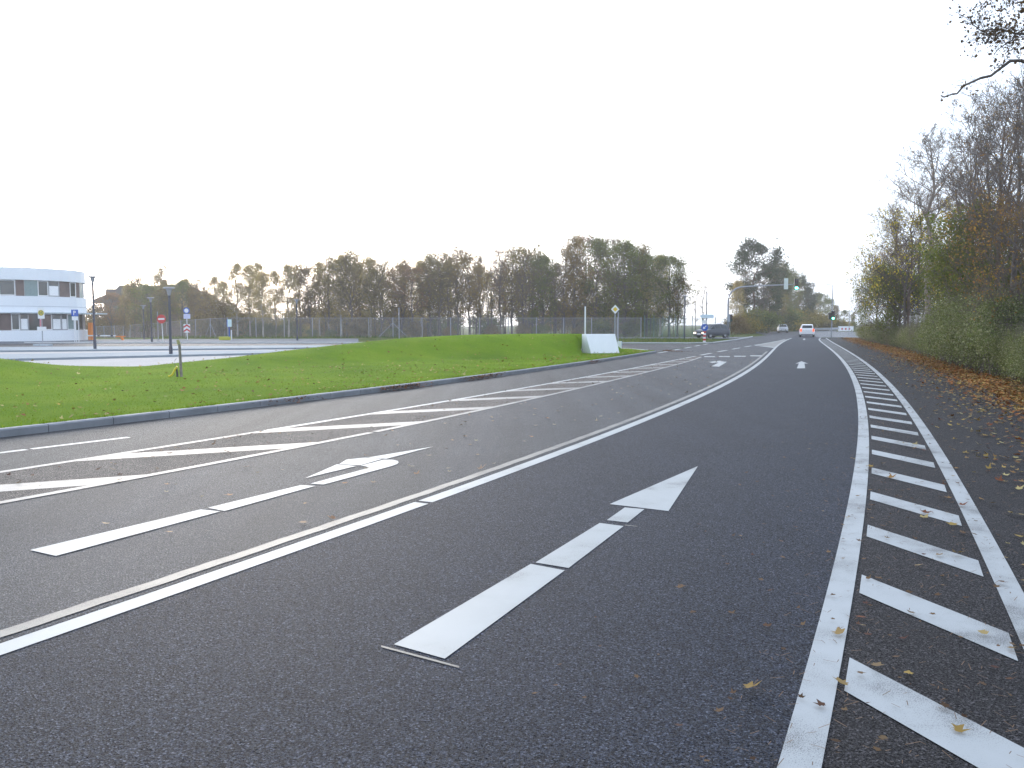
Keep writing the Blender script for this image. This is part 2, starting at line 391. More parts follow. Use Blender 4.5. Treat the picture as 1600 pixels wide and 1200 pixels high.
# tufts in front of the fence and on the far verges
n = 26000; x = -42 + rng.random(n) * 70; y = 68.3 + rng.random(n) ** .8 * 31
k = ~((x < 26) & (y > 86) & (y < 99) & (x > -12)) & (x < 14 + (y - 68) * .4); k &= ~((x < -8) & (y < 96))
tag(mesh_np('rough_grass', *blades(x[k], y[k], dip(x[k], y[k]) - .03, .12, .38, .03), leafmat('rough blades', [(.05, .09, .015), (.09, .15, .03), (.13, .17, .04), (.17, .15, .06)], .3)),
    'rough uncut grass between side road and mesh fence', 'grass', kind='stuff')

# ------------------------------------------------------------------ road markings
def mark(name, V, Fq, mat=P_white): return struct(mesh_np(name, V, Fq, mat))
mark('edge_line', *ribbon(EDGE, -8, 95, .145, .0055, 140), P_edge)
mark('outer_line', *ribbon(OUTER, -3, 93, .135, .0055, 120), P_edge)
mark('lane_line', *ribbon(MAIN, -6, 7.30, .15, .0055, 70))
mark('lane_line', *ribbon(MAIN, 7.36, 93, .15, .0055, 110))
mark('old_lane_line', *ribbon(lambda y: OLD(y) + wob(y), -6, 48, .105, .004, 420), P_old)
mark('zone_line', *ribbon(L1, 1, 12.25, .115, .0055), P_worn); mark('zone_line', *ribbon(L1, 12.32, 41, .12, .0055), P_white)
mark('zone_line', *ribbon(L2, 1, 12.1, .115, .0055), P_worn); mark('zone_line', *ribbon(L2, 12.2, 40, .12, .0055), P_worn)
mark('dash_line', *ribbon(LEFTDASH, 4.5, 10.45, .115, .0055, 10), P_white); mark('dash_line', *ribbon(LEFTDASH, 10.5, 11.6, .115, .0055, 6), P_white)
for a in np.arange(42.3, 76, 5.0): mark('dash_line', *ribbon(L1, a, a + 3.0, .2, .0055, 6), P_white)
mark('zone_line', *ribbon(L1, 62, 86, .14, .00555, 14), P_white)
for a in np.arange(45.5, 90, 4.6): mark('dash_line', *ribbon(lambda y: KERB(y) + .12, a, a + 2.6, .22, .0055, 6), P_white)
# bars of the narrow hatched strip on the right
s = 2.55
while s < 88:
    e0 = float(EDGE(s)); e1 = float(OUTER(s - 1.0))
    sl = float(EDGE(s + .2) - EDGE(s - .2)) / .4
    xl = e0 + .115; th = .36; yl = s
    gap = float(OUTER(s) - EDGE(s))
    k = min(1, gap / .95)
    yr = s - 1.0 * k; xr = float(OUTER(yr)) - .115
    if xr > xl - .6: 
        b = MB(); b.v = [(xl, yl, .0055), (float(EDGE(yl - th)) + .115, yl - th, .0055), (float(OUTER(yr - th)) - .125, yr - th, .0055), (xr, yr, .0055)]; b.f = [(0, 1, 2, 3)]
        struct(b.build('hatch_bar', P_edge))
    s += 1.315
# diagonal bars between the two lines of the middle zone
k = -3
while True:
    ty = 8.75 + 2.42 * k
    if ty > 38: break
    tx = float(L2(ty)); sx, sy = tx, ty
    dx, dy = .906, .423
    for _ in range(400):                      # walk back until the bar meets the upper line
        sx -= dx * .02; sy -= dy * .02
        if sx < float(L1(sy)): break
    pl = math.hypot(tx - sx, ty - sy)
    if ty > 4:
        q = .40
        def back_on(f, x, y):                 # slide along the bar direction to curve f
            g = (x - float(f(y)))
            for _ in range(60):
                sl = float(f(y + .01) - f(y - .01)) / .02; st = -(x - float(f(y))) / (dx - sl * dy); x += dx * st; y += dy * st
            return x, y
        nxn, nyn = dy, -dx                     # perpendicular offset towards the viewer
        a = back_on(L1, sx, sy); c = back_on(L2, tx, ty)
        a2 = back_on(L1, sx + nxn * q, sy + nyn * q); c2 = back_on(L2, tx + nxn * q, ty + nyn * q)
        b = MB(); b.v = [(*a, .0045), (*a2, .0045), (*c2, .0045), (*c, .0045)]; b.f = [(0, 1, 2, 3)]
        struct(b.build('hatch_bar', P_worn))
    k += 1
def polys(name, polyl, ox, oy, sc, mat=P_white, z=.0055):
    b = MB()
    for P in polyl:
        i = len(b.v); Q = [at(ox + x / sc, oy + y / sc) for x, y in P]
        ar = sum(Q[k][0] * Q[(k + 1) % len(Q)][1] - Q[(k + 1) % len(Q)][0] * Q[k][1] for k in range(len(Q)))
        if ar < 0: Q.reverse()
        b.v += [(x, y, z) for x, y in Q]; b.f.append(tuple(range(i, i + len(Q))))
    return struct(b.build(name, mat))
polys('road_arrow', [[(148, 822), (718, 486), (860, 513), (360, 882)], [(738, 480), (1005, 315), (1105, 328), (876, 503)], [(1035, 303), (1110, 250), (1192, 257), (1122, 313)], [(1047, 236), (1415, 77), (1292, 265)]], 560, 700, 2.6667)
polys('chalk_mark', [[(95, 826), (420, 913), (420, 921), (95, 834)], [(1110, 322), (1162, 328), (1162, 330), (1110, 325)]], 560, 700, 2.6667, P_old)
polys('road_arrow', [[(-1013, 842), (54.4, 587.6), (176, 600), (-850, 879)], [(100, 577), (680, 435), (770, 440), (205, 597)],
    [(742, 425), (1090, 331), (1098, 324), (1085, 318), (1052, 313), (1200, 275), (1255, 276), (1285, 283), (1292, 292), (1283, 303), (1250, 315), (822, 432)],
    [(705, 392), (905, 305), (1030, 315)], [(920, 303), (965, 275), (1085, 262), (1190, 271), (1048, 311)], [(1100, 262), (1510, 193), (1215, 270)]], 300, 650, 4)
polys('road_arrow', [[(525, 885), (625, 845), (730, 885), (670, 880), (680, 957), (550, 957), (583, 880)]], 1190, 480, 10)
polys('road_arrow', [[(945, 209), (1000, 203), (1030, 200), (1048, 206), (1078, 208), (1022, 243), (968, 240), (1018, 214), (1000, 212), (975, 216)]], 900, 520, 4.571)
polys('road_arrow', [[(635, 500), (665, 488), (695, 500), (678, 500), (680, 512), (650, 512), (652, 500)]], 1190, 480, 10)
polys('dash_line', [[(915, 168), (990, 168), (995, 174), (918, 174)], [(1020, 167), (1097, 167), (1100, 173), (1022, 173)], [(1128, 165), (1212, 165), (1212, 171), (1130, 171)], [(1243, 162), (1330, 162), (1325, 169), (1246, 168)]], 900, 520, 4.571)
polys('faded_zone', [[(1290, 86), (1520, 44), (1420, 104)]], 900, 520, 4.571, P_old, .0045)
polys('zone_line', [[(1270, 88), (1420, 103), (1410, 108), (1285, 92)]], 900, 520, 4.571, P_white)

# ------------------------------------------------------------------ fallen leaves
def leaf_shape():
    a = []
    for k in range(5):
        th = math.pi * (.5 + (k - 2) * .36); r = [.62, .86, 1, .86, .62][k]
        a.append((math.cos(th) * r, math.sin(th) * r))
        if k < 4: tm = th + .18 * math.pi; a.append((math.cos(tm) * .5, math.sin(tm) * .5))
    a += [(-.12, -.18), (0, -.5), (.12, -.18)]
    return np.array(a)
LEAF = leaf_shape(); NL = len(LEAF)
def leaves(name, x, y, z, size, mat, label, tilt=.25, lift=.012):
    n = len(x); a = rng.random(n) * 6.283; s = size[0] + (size[1] - size[0]) * rng.random(n)
    asp = .45 + .5 * rng.random(n); J = .68 + .55 * rng.random((n, NL))
    lx = LEAF[None, :, 0] * (s * asp)[:, None] * J; ly = LEAF[None, :, 1] * s[:, None] * J
    c, sn = np.cos(a)[:, None], np.sin(a)[:, None]
    X = lx * c - ly * sn; Y = lx * sn + ly * c
    tx, ty = (rng.random((n, 1)) - .5) * 2 * tilt, (rng.random((n, 1)) - .5) * 2 * tilt
    curl = (rng.random((n, 1)) * .9 + .05) / s[:, None]
    Z = X * tx + Y * ty + (X * X + Y * Y) * curl * .6; Z = Z - Z.min(1, keepdims=True)
    V = np.stack([X + x[:, None], Y + y[:, None], Z + z[:, None] + lift * rng.random((n, 1)) + .012], 2).reshape(-1, 3)
    return tag(mesh_np(name, V, np.arange(n * NL).reshape(n, NL), mat), label, 'leaves', kind='stuff')
ML_or = leafmat('orange leaves', [(.16, .048, .016), (.30, .11, .03), (.38, .19, .06), (.22, .095, .04), (.42, .29, .10), (.11, .045, .022)], .1)
ML_ye = leafmat('yellow leaves', [(.24, .16, .05), (.38, .27, .08), (.19, .09, .035), (.42, .36, .17), (.10, .045, .025), (.22, .06, .02)], .1)
ML_br = leafmat('brown leaves', [(.06, .033, .02), (.11, .065, .035), (.17, .11, .06), (.08, .035, .028), (.24, .18, .10)], .1)
n = 19000; y = 5 + 89 * rng.random(n) ** 1.7; u = rng.normal(3.5, .5, n) - .25 * (rng.random(n) < .2); x = EDGE(y) + u
leaves('leaf_litter', x, y, np.where(u > 3.1, -.015, .0), (.035, .075), ML_or, 'thick band of orange and brown fallen leaves along the hedge foot', .5, .05)
n = 4200; y = 2 + 40 * rng.random(n) ** 1.5; u = 1.0 + 2.6 * rng.random(n) ** .55; x = EDGE(y) + u
leaves('fallen_leaves', x, y, np.zeros(n), (.035, .07), ML_ye, 'yellow and red leaves scattered over the dark footpath', .25)
n = 420; y = 2.2 + 24 * rng.random(n) ** 1.4; u = rng.random(n) * 1.15; x = EDGE(y) + u
leaves('fallen_leaves', x, y, np.zeros(n) + .004, (.012, .046), ML_br, 'sparse brown leaves on the narrow hatched strip', .15)
n = 46; y = 2.3 + 9 * rng.random(n); u = -.35 + 2.9 * rng.random(n); x = EDGE(y) + u
leaves('fallen_leaves', x, y, np.zeros(n) + .004, (.05, .075), ML_ye, 'larger curled maple leaves lying near the edge line', .2)
n = 230; y = 2.2 + 18 * rng.random(n); u = -1.3 * rng.random(n) ** 1.6; x = EDGE(y) + u
leaves('fallen_leaves', x, y, np.zeros(n) + .004, (.01, .04), ML_br, 'few dry brown leaves on the lane beside the edge line', .15)
n = 330; y = 6 + 42 * rng.random(n); f = rng.random(n); x = L2(y) * (1 - f) + OLD(y) * f
leaves('fallen_leaves', x, y, np.zeros(n), (.03, .07), leafmat('pale leaves', [(.20, .17, .14), (.34, .29, .22), (.28, .15, .08), (.4, .38, .33)], .1), 'pale leaves scattered on the turning lane', .2)
n = 420; y = 8 + 32 * rng.random(n); f = rng.random(n); x = L1(y) * (1 - f) + L2(y) * f
leaves('fallen_leaves', x, y, np.zeros(n), (.025, .06), ML_br, 'brown leaves lying in the hatched middle zone', .2)
x, y, z = on_lawn(2200, 1.5); k = (x > -16) & (y > 9)
leaves('fallen_leaves', x[k], y[k], z[k] + .02, (.04, .08), ML_ye, 'yellow leaves dotted over the green lawn', .5)
# heaps in the gutter
n = 1300; cl = rng.choice([16.6, 19.9, 20.4, 23.6, 24.4, 33.5, 46.8], n, p=[.06, .17, .12, .2, .1, .1, .25]); y = cl + rng.normal(0, .45, n); u = np.abs(rng.normal(0, .10, n)) + .03
x = KERB(y) + u * np.where(cl > 40, 6, 1)
leaves('leaf_heap', x, y, np.maximum(0, .09 - u * .4), (.02, .05), leafmat('dark leaves', [(.05, .028, .018), (.12, .06, .035), (.2, .09, .05), (.08, .045, .03)], .1), 'dark brown leaves drifted against the kerb', .6, .02)
# twigs and needles on the right strip
n = 3000; y = 2.0 + 14 * rng.random(n) ** 1.3; x = EDGE(y) - .35 + 3.3 * rng.random(n); a = rng.random(n) * 6.28; L = .006 + .028 * rng.random(n) ** 2
c, s_n = np.cos(a), np.sin(a); wv = .0016
V = np.stack([np.stack([x - c * L - s_n * wv, y - s_n * L + c * wv, np.full(n, .013)], 1), np.stack([x + c * L - s_n * wv, y + s_n * L + c * wv, np.full(n, .02)], 1),
              np.stack([x + c * L + s_n * wv, y + s_n * L - c * wv, np.full(n, .02)], 1), np.stack([x - c * L + s_n * wv, y - s_n * L - c * wv, np.full(n, .013)], 1)], 1).reshape(-1, 3)
tag(mesh_np('twig_litter', V, np.arange(4 * n).reshape(n, 4), plain('twig', (.16, .10, .06), .8, var=.5, scale=2)), 'tiny twigs and needles strewn over hatched strip and path', 'twigs', kind='stuff')

# ------------------------------------------------------------------ trees
def grow(seed, H, r0, crown0, spread, n1, n2, n3, n4, up=.45, droop=0., trunkwob=.02, tmin=.012, top=.35, prof=None, lean=(0, 0), l4=.55):
    g = np.random.default_rng(seed); seg = []; tips = []
    P = [np.array([0., 0., 0.])]; n = 9
    for k in range(1, n + 1):
        P.append(np.array([g.normal(0, trunkwob) * H * k / n + lean[0] * k / n, g.normal(0, trunkwob) * H * k / n + lean[1] * k / n, H * k / n]))
    def rad(t): return r0 * (1 - t) ** .8 * .93 + .012
    for k in range(n): seg.append((P[k], P[k + 1], rad(k / n) * (1.25 if k == 0 else 1), rad((k + 1) / n), 0))
    def tr(t): k = min(int(t * n), n - 1); f = t * n - k; return P[k] * (1 - f) + P[k + 1] * f
    def branch(p, d, L, r, lvl):
        m = {1: 4, 2: 3, 3: 2, 4: 1}[lvl]; q = p; dd = d / np.linalg.norm(d); pts = [q]
        for j in range(m):
            dd = dd + g.normal(0, .16, 3) + np.array([0, 0, (up * .25 if lvl < 3 else .05) - droop * (j + 1) / m * (lvl >= 2)])
            dd /= np.linalg.norm(dd); q2 = q + dd * L / m
            seg.append((q, q2, max(tmin * .8, r * (1 - j / m * .7)), max(tmin * .6, r * (1 - (j + 1) / m * .7)), lvl)); q = q2; pts.append(q)
        tips.append((q, lvl))
        if lvl == 4 or (lvl == 3 and n4 == 0): return
        cnt = {1: n2, 2: n3, 3: n4}[lvl]
        for j in range(cnt):
            f = .25 + .75 * (j + g.random()) / cnt; k = min(int(f * m), m - 1); ff = f * m - k; s = pts[k] * (1 - ff) + pts[k + 1] * ff
            ax = pts[k + 1] - pts[k]; ax /= np.linalg.norm(ax); rv = g.normal(0, 1, 3); rv -= ax * rv.dot(ax); rv /= np.linalg.norm(rv) + 1e-6
            an = .75 + g.normal(0, .2); nd = ax * math.cos(an) + rv * math.sin(an)
            branch(s, nd, L * (l4 if lvl == 3 else .52) * (1.15 - f * .5) * (.7 + .6 * g.random()), max(tmin, r * .45), lvl + 1)
    for j in range(n1):
        t = crown0 + (1 - crown0) * (j + g.random() * .8) / n1; t = min(t, .985)
        az = j * 2.4 + g.normal(0, .4); pf = prof(t) if prof else (math.sin(math.pi * min(1, (t - crown0) / (1 - crown0) * .85 + .15)) ** .7 + .12)
        el = up + (.9 - up) * max(0, (t - .55)) * 1.3 + g.normal(0, .12)
        branch(tr(t), np.array([math.cos(az) * math.cos(el), math.sin(az) * math.cos(el), math.sin(el)]), spread * pf * (.75 + .5 * g.random()), max(.02, rad(t) * .5), 1)
    return seg, tips
def tubes_np(seg, sides=(6, 4, 3, 3, 3)):
    V, Fq, o = [], [], 0
    A = np.array([s[0] for s in seg]); B = np.array([s[1] for s in seg]); ra = np.array([s[2] for s in seg]); rb = np.array([s[3] for s in seg]); lv = np.array([s[4] for s in seg])
    for l in np.unique(lv):
        k = lv == l; a, b, r1, r2 = A[k], B[k], ra[k], rb[k]; d = b - a; d /= np.linalg.norm(d, axis=1, keepdims=True) + 1e-9
        u = np.cross(d, np.array([.3, .9, .1])); u /= np.linalg.norm(u, axis=1, keepdims=True) + 1e-9; v = np.cross(d, u); n = sides[l]; m = len(a)
        th = np.arange(n) * 2 * math.pi / n
        ring = u[:, None] * np.cos(th)[None, :, None] + v[:, None] * np.sin(th)[None, :, None]
        V.append(np.concatenate([a[:, None] + ring * r1[:, None, None], b[:, None] + ring * r2[:, None, None]], 1).reshape(-1, 3))
        base = o + np.arange(m)[:, None] * 2 * n; j = np.arange(n); j2 = (j + 1) % n
        Fq.append(np.stack([base + j, base + j2, base + n + j2, base + n + j], 2).reshape(-1, 4)); o += 2 * n * m
    return np.concatenate(V), np.concatenate(Fq)
def leafquads(g, P, size, flat=0.0):
    n = len(P); a = g.normal(0, 1, (n, 3)); a /= np.linalg.norm(a, axis=1, keepdims=True); b = g.normal(0, 1, (n, 3)); b[:, 2] *= 1 - flat
    b -= a * (a * b).sum(1, keepdims=True); b /= np.linalg.norm(b, axis=1, keepdims=True) + 1e-9
    s = (size[0] + (size[1] - size[0]) * g.random(n))[:, None]; a = a * s; b = b * s * (.5 + .3 * g.random((n, 1)))
    V = np.stack([P - a * .6, P - b * .7, P + a * .75, P + b * .7], 1).reshape(-1, 3)
    return V, np.arange(4 * n).reshape(n, 4)
def crown_pts(g, tips, per, jit, lv=(3, 4), keep=1.0, zr=None):
    T = np.array([t[0] for t in tips if t[1] in lv])
    if zr is not None: T = T[(T[:, 2] > zr[0]) & (T[:, 2] < zr[1])]
    T = T[g.random(len(T)) < keep]; P = np.repeat(T, per, 0); return P + g.normal(0, jit, P.shape)
B_dark = plain('dark bark', (.12, .10, .085), .9, var=.35, scale=5)
B_grey = plain('grey bark', (.16, .14, .13), .9, var=.3, scale=4)
B_purp = plain('purplish twigs', (.17, .125, .10), .9, var=.3, scale=2)
B_birch = plain('birch bark', (.42, .38, .33), .8, var=.45, scale=3)
B_pine = plain('pine bark', (.15, .095, .065), .9, var=.3, scale=3)
LM = {
 'olive': leafmat('olive leaves', [(.08, .072, .034), (.14, .115, .05), (.20, .155, .065), (.11, .105, .045), (.25, .20, .085)], .55),
 'brown': leafmat('brownish crown leaves', [(.12, .09, .046), (.19, .135, .065), (.16, .13, .058), (.25, .17, .085)], .55),
 'birch': leafmat('birch leaves', [(.22, .19, .08), (.30, .25, .11), (.36, .29, .13), (.24, .17, .09)], .55),
 'red': leafmat('reddish leaves', [(.20, .10, .065), (.32, .15, .10), (.16, .11, .05), (.12, .11, .05)], .5),
 'green': leafmat('green crown leaves', [(.075, .10, .035), (.11, .14, .045), (.15, .175, .06), (.13, .12, .045)], .5),
 'pine': leafmat('pine needles', [(.035, .05, .024), (.05, .07, .03), (.075, .09, .04)], .3),
 'yellow': leafmat('yellow leaves on twigs', [(.25, .25, .045), (.42, .36, .055), (.48, .36, .07), (.19, .24, .05), (.32, .20, .06)], .55),
 'orange': leafmat('orange leaves on twigs', [(.19, .12, .065), (.32, .17, .075), (.30, .22, .07), (.16, .115, .07)], .5),
 'hedge': leafmat('hedge leaves', [(.08, .105, .045), (.13, .17, .07), (.18, .22, .10), (.12, .13, .075), (.34, .36, .26), (.15, .15, .09)], .4),
 'hedgegrey': leafmat('greyish hedge leaves', [(.12, .125, .09), (.18, .19, .13), (.26, .26, .18), (.18, .155, .115), (.38, .38, .31)], .4),
 'bushyellow': leafmat('yellow bush leaves', [(.15, .13, .02), (.27, .21, .03), (.35, .27, .05), (.18, .16, .035)], .4),
}
PROTO = {}
def make_proto(key, H, seg, tips, pts, size, bark, leaf, flat=0.):
    root = bpy.data.objects.new('tree', None); root.empty_display_size = .3
    V, Fq = tubes_np(seg); g = np.random.default_rng(hash(key) % 1000 if False else len(PROTO) + 11)
    me = mesh_np('trunk', V, Fq, bark, smooth=True); C.objects.unlink(me)
    parts = [('trunk', me.data)]
    bpy.data.objects.remove(me)
    if pts is not None and len(pts):
        V, Fq = leafquads(g, pts, size, flat); cr = mesh_np('crown', V, Fq, leaf); parts.append(('crown', cr.data)); C.objects.unlink(cr); bpy.data.objects.remove(cr)
    bpy.data.objects.remove(root)
    PROTO[key] = (H, parts)
def place(key, name, x, y, z, H, rz, label, cat='tree', group=None, wide=1.0):
    h, parts = PROTO[key]; s = H / h
    o = thing(name, label, cat, (x, y, z), rz, group); o.scale = (s * wide, s * wide, s)
    for nm, me in parts:
        c = bpy.data.objects.new(nm, me); C.objects.link(c); c.parent = o
    return o
g0 = np.random.default_rng(2)
for q in range(4):
    seg, tips = grow(20 + q, 11, .15, .12 + .05 * q, 2.3 + .25 * q, 30, 5, 4, 0, up=.75, tmin=.014, prof=lambda t: .5 + .55 * math.sin(math.pi * min(1, t * 1.02)) * (1.0 - .35 * t))
    P = crown_pts(g0, tips, 10, .32, (2, 3)); P[:, 2] = np.maximum(P[:, 2], .5); make_proto('olive%d' % q, 11.3, seg, tips, P, (.07, .17), B_dark, LM['olive' if q % 2 else 'brown'])
for q in range(3):
    seg, tips = grow(40 + q, 11, .11, .2, 1.7, 30, 6, 5, 0, up=.85, droop=.55, tmin=.012)
    P = crown_pts(g0, tips, 11, .26, (2, 3)); make_proto('birch%d' % q, 11.3, seg, tips, P, (.05, .12), B_birch, LM['birch'])
for q in range(3):
    seg, tips = grow(60 + q, 12, .14, .2, 2.3, 28, 5, 5, 3, up=.9, tmin=.013)
    P = crown_pts(g0, tips, 3, .2, (3, 4), .30); make_proto('bare%d' % q, 12.4, seg, tips, P, (.05, .12), B_dark, LM['brown' if q else 'red'])
for q in range(2):
    seg, tips = grow(80 + q, 11, .16, .14, 3.0, 30, 5, 5, 0, up=.6, tmin=.014)
    P = crown_pts(g0, tips, 11, .3, (2, 3)); make_proto('green%d' % q, 11.3, seg, tips, P, (.07, .17), B_dark, LM['green'])
seg, tips = grow(90, 11.6, .16, .3, 3.4, 26, 5, 5, 0, up=.5, tmin=.014)
P = crown_pts(g0, tips, 8, .26, (2, 3)); make_proto('red0', 12, seg, tips, P, (.06, .15), B_dark, LM['red'])
seg, tips = grow(91, 12, .08, .18, 1.3, 22, 4, 3, 0, up=.8, tmin=.014)
P = crown_pts(g0, tips, 2, .2, (2, 3), .6); make_proto('slim0', 12.2, seg, tips, P, (.08, .18), B_dark, LM['birch'])
for q in range(2):                            # pine: open trunk, clumped needles
    pf = (lambda t: .35 + .65 * math.sin(math.pi * min(1, max(0, (t - .35) / .65))) if t > .35 else .5)
    seg, tips = grow(95 + q, 14, .22, .34, 3.6, 26, 5, 4, 0, up=.15, tmin=.02, prof=pf)
    P = crown_pts(g0, tips, 30, .32, (2, 3), .85); make_proto('pine%d' % q, 14.2, seg, tips, P, (.09, .2), B_pine, LM['pine'])
# nearer woodland on the right
seg, tips = grow(150, 13, .26, .60, 2.3, 18, 6, 6, 4, up=.6, tmin=.009, trunkwob=.012)
P = crown_pts(g0, tips, 1, .12, (3, 4), .06); make_proto('woodtall', 13.4, seg, tips, P, (.04, .09), plain('pale brown bark', (.25, .205, .17), .9, var=.25, scale=4), LM['orange'])
for q in range(3):
    seg, tips = grow(120 + q, 13, .17, .36, 3.4, 20, 5, 5, 4, up=.65, tmin=.009, trunkwob=.012)
    P = crown_pts(g0, tips, 1, .12, (3, 4), .2 + .12 * q); make_proto('woodbare%d' % q, 13.4, seg, tips, P, (.035, .085), (B_grey if q else B_purp), LM['orange'])
for q in range(2):
    seg, tips = grow(130 + q, 9, .12, .22, 3.3, 22, 6, 5, 3, up=.5, tmin=.008)
    P = crown_pts(g0, tips, 3, .16, (3, 4), .36); make_proto('woodyellow%d' % q, 9.4, seg, tips, P, (.05, .13), B_dark, LM['yellow'])
seg, tips = grow(133, 8, .11, .2, 3.0, 22, 6, 5, 3, up=.5, tmin=.008)
P = crown_pts(g0, tips, 3, .16, (3, 4), .25); make_proto('woodorange0', 8.4, seg, tips, P, (.05, .13), B_dark, LM['orange'])
seg, tips = grow(134, 6, .10, .1, 2.6, 22, 6, 5, 0, up=.5, tmin=.008)
P = crown_pts(g0, tips, 14, .24, (2, 3)); make_proto('woodgreen0', 6.3, seg, tips, P, (.05, .13), B_dark, LM['green'])
def bush(key, seed, H, W, nst, nl, size, leaf, bark=B_dark, clumps=70):
    g = np.random.default_rng(seed); seg = []
    for k in range(nst):
        a = g.random() * 6.28; e = np.array([math.cos(a) * W * .8 * g.random(), math.sin(a) * W * .8 * g.random(), H * (.6 + .4 * g.random())])
        p = np.array([g.normal(0, .2) * W, g.normal(0, .2) * W, 0.]); pr = p
        for j in range(1, 5):
            q = p + (e - p) * (j / 4) + g.normal(0, .05, 3); seg.append((pr, q, .018 * (1 - j / 6), .014 * (1 - j / 5), 2)); pr = q
        for j in range(5):
            q = pr + g.normal(0, .22, 3); seg.append((pr, q, .006, .004, 3))
    c = g.normal(0, 1, (clumps, 3)); c /= np.linalg.norm(c, axis=1, keepdims=True); c *= (.45 + .5 * g.random((clumps, 1)))
    c = c * np.array([W, W, H * .5]) * .9 + np.array([0, 0, H * .5]); c[:, 2] = np.clip(c[:, 2], .1 * H, None)
    low = c[:, 2] < H * .45; c[low, :2] *= 1.12
    i = g.integers(0, clumps, nl); P = c[i] + g.normal(0, 1, (nl, 3)) * np.array([W * .16, W * .16, H * .085]); P[:, 2] = np.abs(P[:, 2]) + .03
    make_proto(key, H, seg, [], P, size, bark, leaf)
bush('hedge0', 1, 2.5, 1.5, 90, 24000, (.022, .058), LM['hedge'], clumps=95)
bush('hedge1', 2, 2.5, 1.5, 80, 22000, (.022, .058), LM['hedge'], clumps=80)
bush('hedgegrey0', 3, 2.4, 1.4, 60, 9000, (.02, .055), LM['hedgegrey'], B_grey, 80)
bush('yellowbush0', 4, 3.0, 2.2, 16, 6000, (.06, .16), LM['bushyellow'], clumps=50)
bush('olivebush0', 5, 3.0, 2.2, 16, 6000, (.06, .16), LM['green'], clumps=50)
bush('brownbush0', 6, 3.0, 2.2, 16, 6000, (.07, .18), LM['brown'], clumps=50)

ORD = ['first', 'second', 'third', 'fourth', 'fifth', 'sixth', 'seventh', 'eighth', 'ninth', 'tenth', 'eleventh', 'twelfth', 'thirteenth', 'fourteenth', 'fifteenth', 'sixteenth',
       'seventeenth', 'eighteenth', 'nineteenth', 'twentieth', 'twenty-first', 'twenty-second', 'twenty-third', 'twenty-fourth']
TENS = ['first', 'second', 'third', 'fourth', 'fifth', 'sixth', 'seventh', 'eighth', 'ninth']
BIG = ORD[:20] + ['twenty-' + q for q in TENS] + ['thirtieth'] + ['thirty-' + q for q in TENS] + ['fortieth'] + ['forty-' + q for q in TENS]
DESC = {'olive': ('broadleaf_tree', 'dense olive brown tree'), 'birch': ('birch_tree', 'airy pale yellow birch'), 'bare': ('bare_tree', 'nearly leafless dark tree'), 'green': ('broadleaf_tree', 'full dark green tree'),
        'red': ('broadleaf_tree', 'reddish leaved tree'), 'slim': ('bare_tree', 'slim thinly leaved tree'), 'pine': ('pine_tree', 'dark green pine')}
belt = [ # px, top row, distance, kind
 (322, 448, 122, 'bare1'), (338, 434, 118, 'birch0'), (352, 440, 112, 'birch1'), (372, 413, 110, 'birch2'), (392, 416, 112, 'birch0'), (412, 428, 108, 'birch1'), (405, 412, 121, 'birch2'), (432, 424, 112, 'birch2'),
 (452, 414, 110, 'birch1'), (470, 420, 114, 'olive0'), (486, 424, 112, 'olive2'), (500, 412, 118, 'birch0'), (515, 410, 112, 'olive1'), (534, 402, 112, 'birch2'), (549, 405, 110, 'olive3'), (564, 412, 116, 'olive0'),
 (580, 404, 112, 'birch1'), (596, 418, 110, 'olive1'), (612, 420, 118, 'bare0'), (628, 418, 112, 'olive2'), (645, 424, 110, 'red0'), (658, 410, 118, 'birch0'), (672, 408, 112, 'olive1'), (688, 412, 110, 'olive3'),
 (704, 404, 118, 'olive0'), (716, 388, 112, 'bare1'), (734, 408, 110, 'olive2'), (750, 402, 118, 'bare2'), (768, 362, 114, 'slim0'), (782, 392, 110, 'bare0'), (790, 360, 117, 'slim0'), (800, 398, 112, 'olive1'), (818, 402, 110, 'bare2'),
 (832, 398, 116, 'olive3'), (848, 408, 112, 'green0'), (868, 414, 118, 'bare1'), (882, 392, 112, 'bare2'), (896, 382, 110, 'olive0'), (913, 378, 116, 'red0'), (930, 382, 112, 'green1'), (944, 376, 118, 'bare0'),
 (962, 376, 112, 'bare2'), (976, 388, 108, 'green0'), (992, 396, 112, 'olive3'), (1010, 404, 112, 'green1'), (1030, 402, 108, 'birch0'), (1045, 408, 106, 'green0'), (1058, 440, 106, 'olive2')]
rr = random.Random(4); cnt = {}
for px, ty, Y, kd in sorted(belt):
    base = kd.rstrip('0123456789'); nm, ds = DESC[base]; k = cnt.get(base, 0); cnt[base] = k + 1
    x = on(px, Y); z = float(dip(x, Y)) - .05; H = hgt(ty, Y) - z
    place(kd, nm, x, Y, z, H, rr.random() * 6.28, '%s, %s of its kind from the left behind the long mesh fence' % (ds, ORD[k]), 'tree', 'trees in the belt behind the long fence', wide=min(1.25, 11 / H + .1))
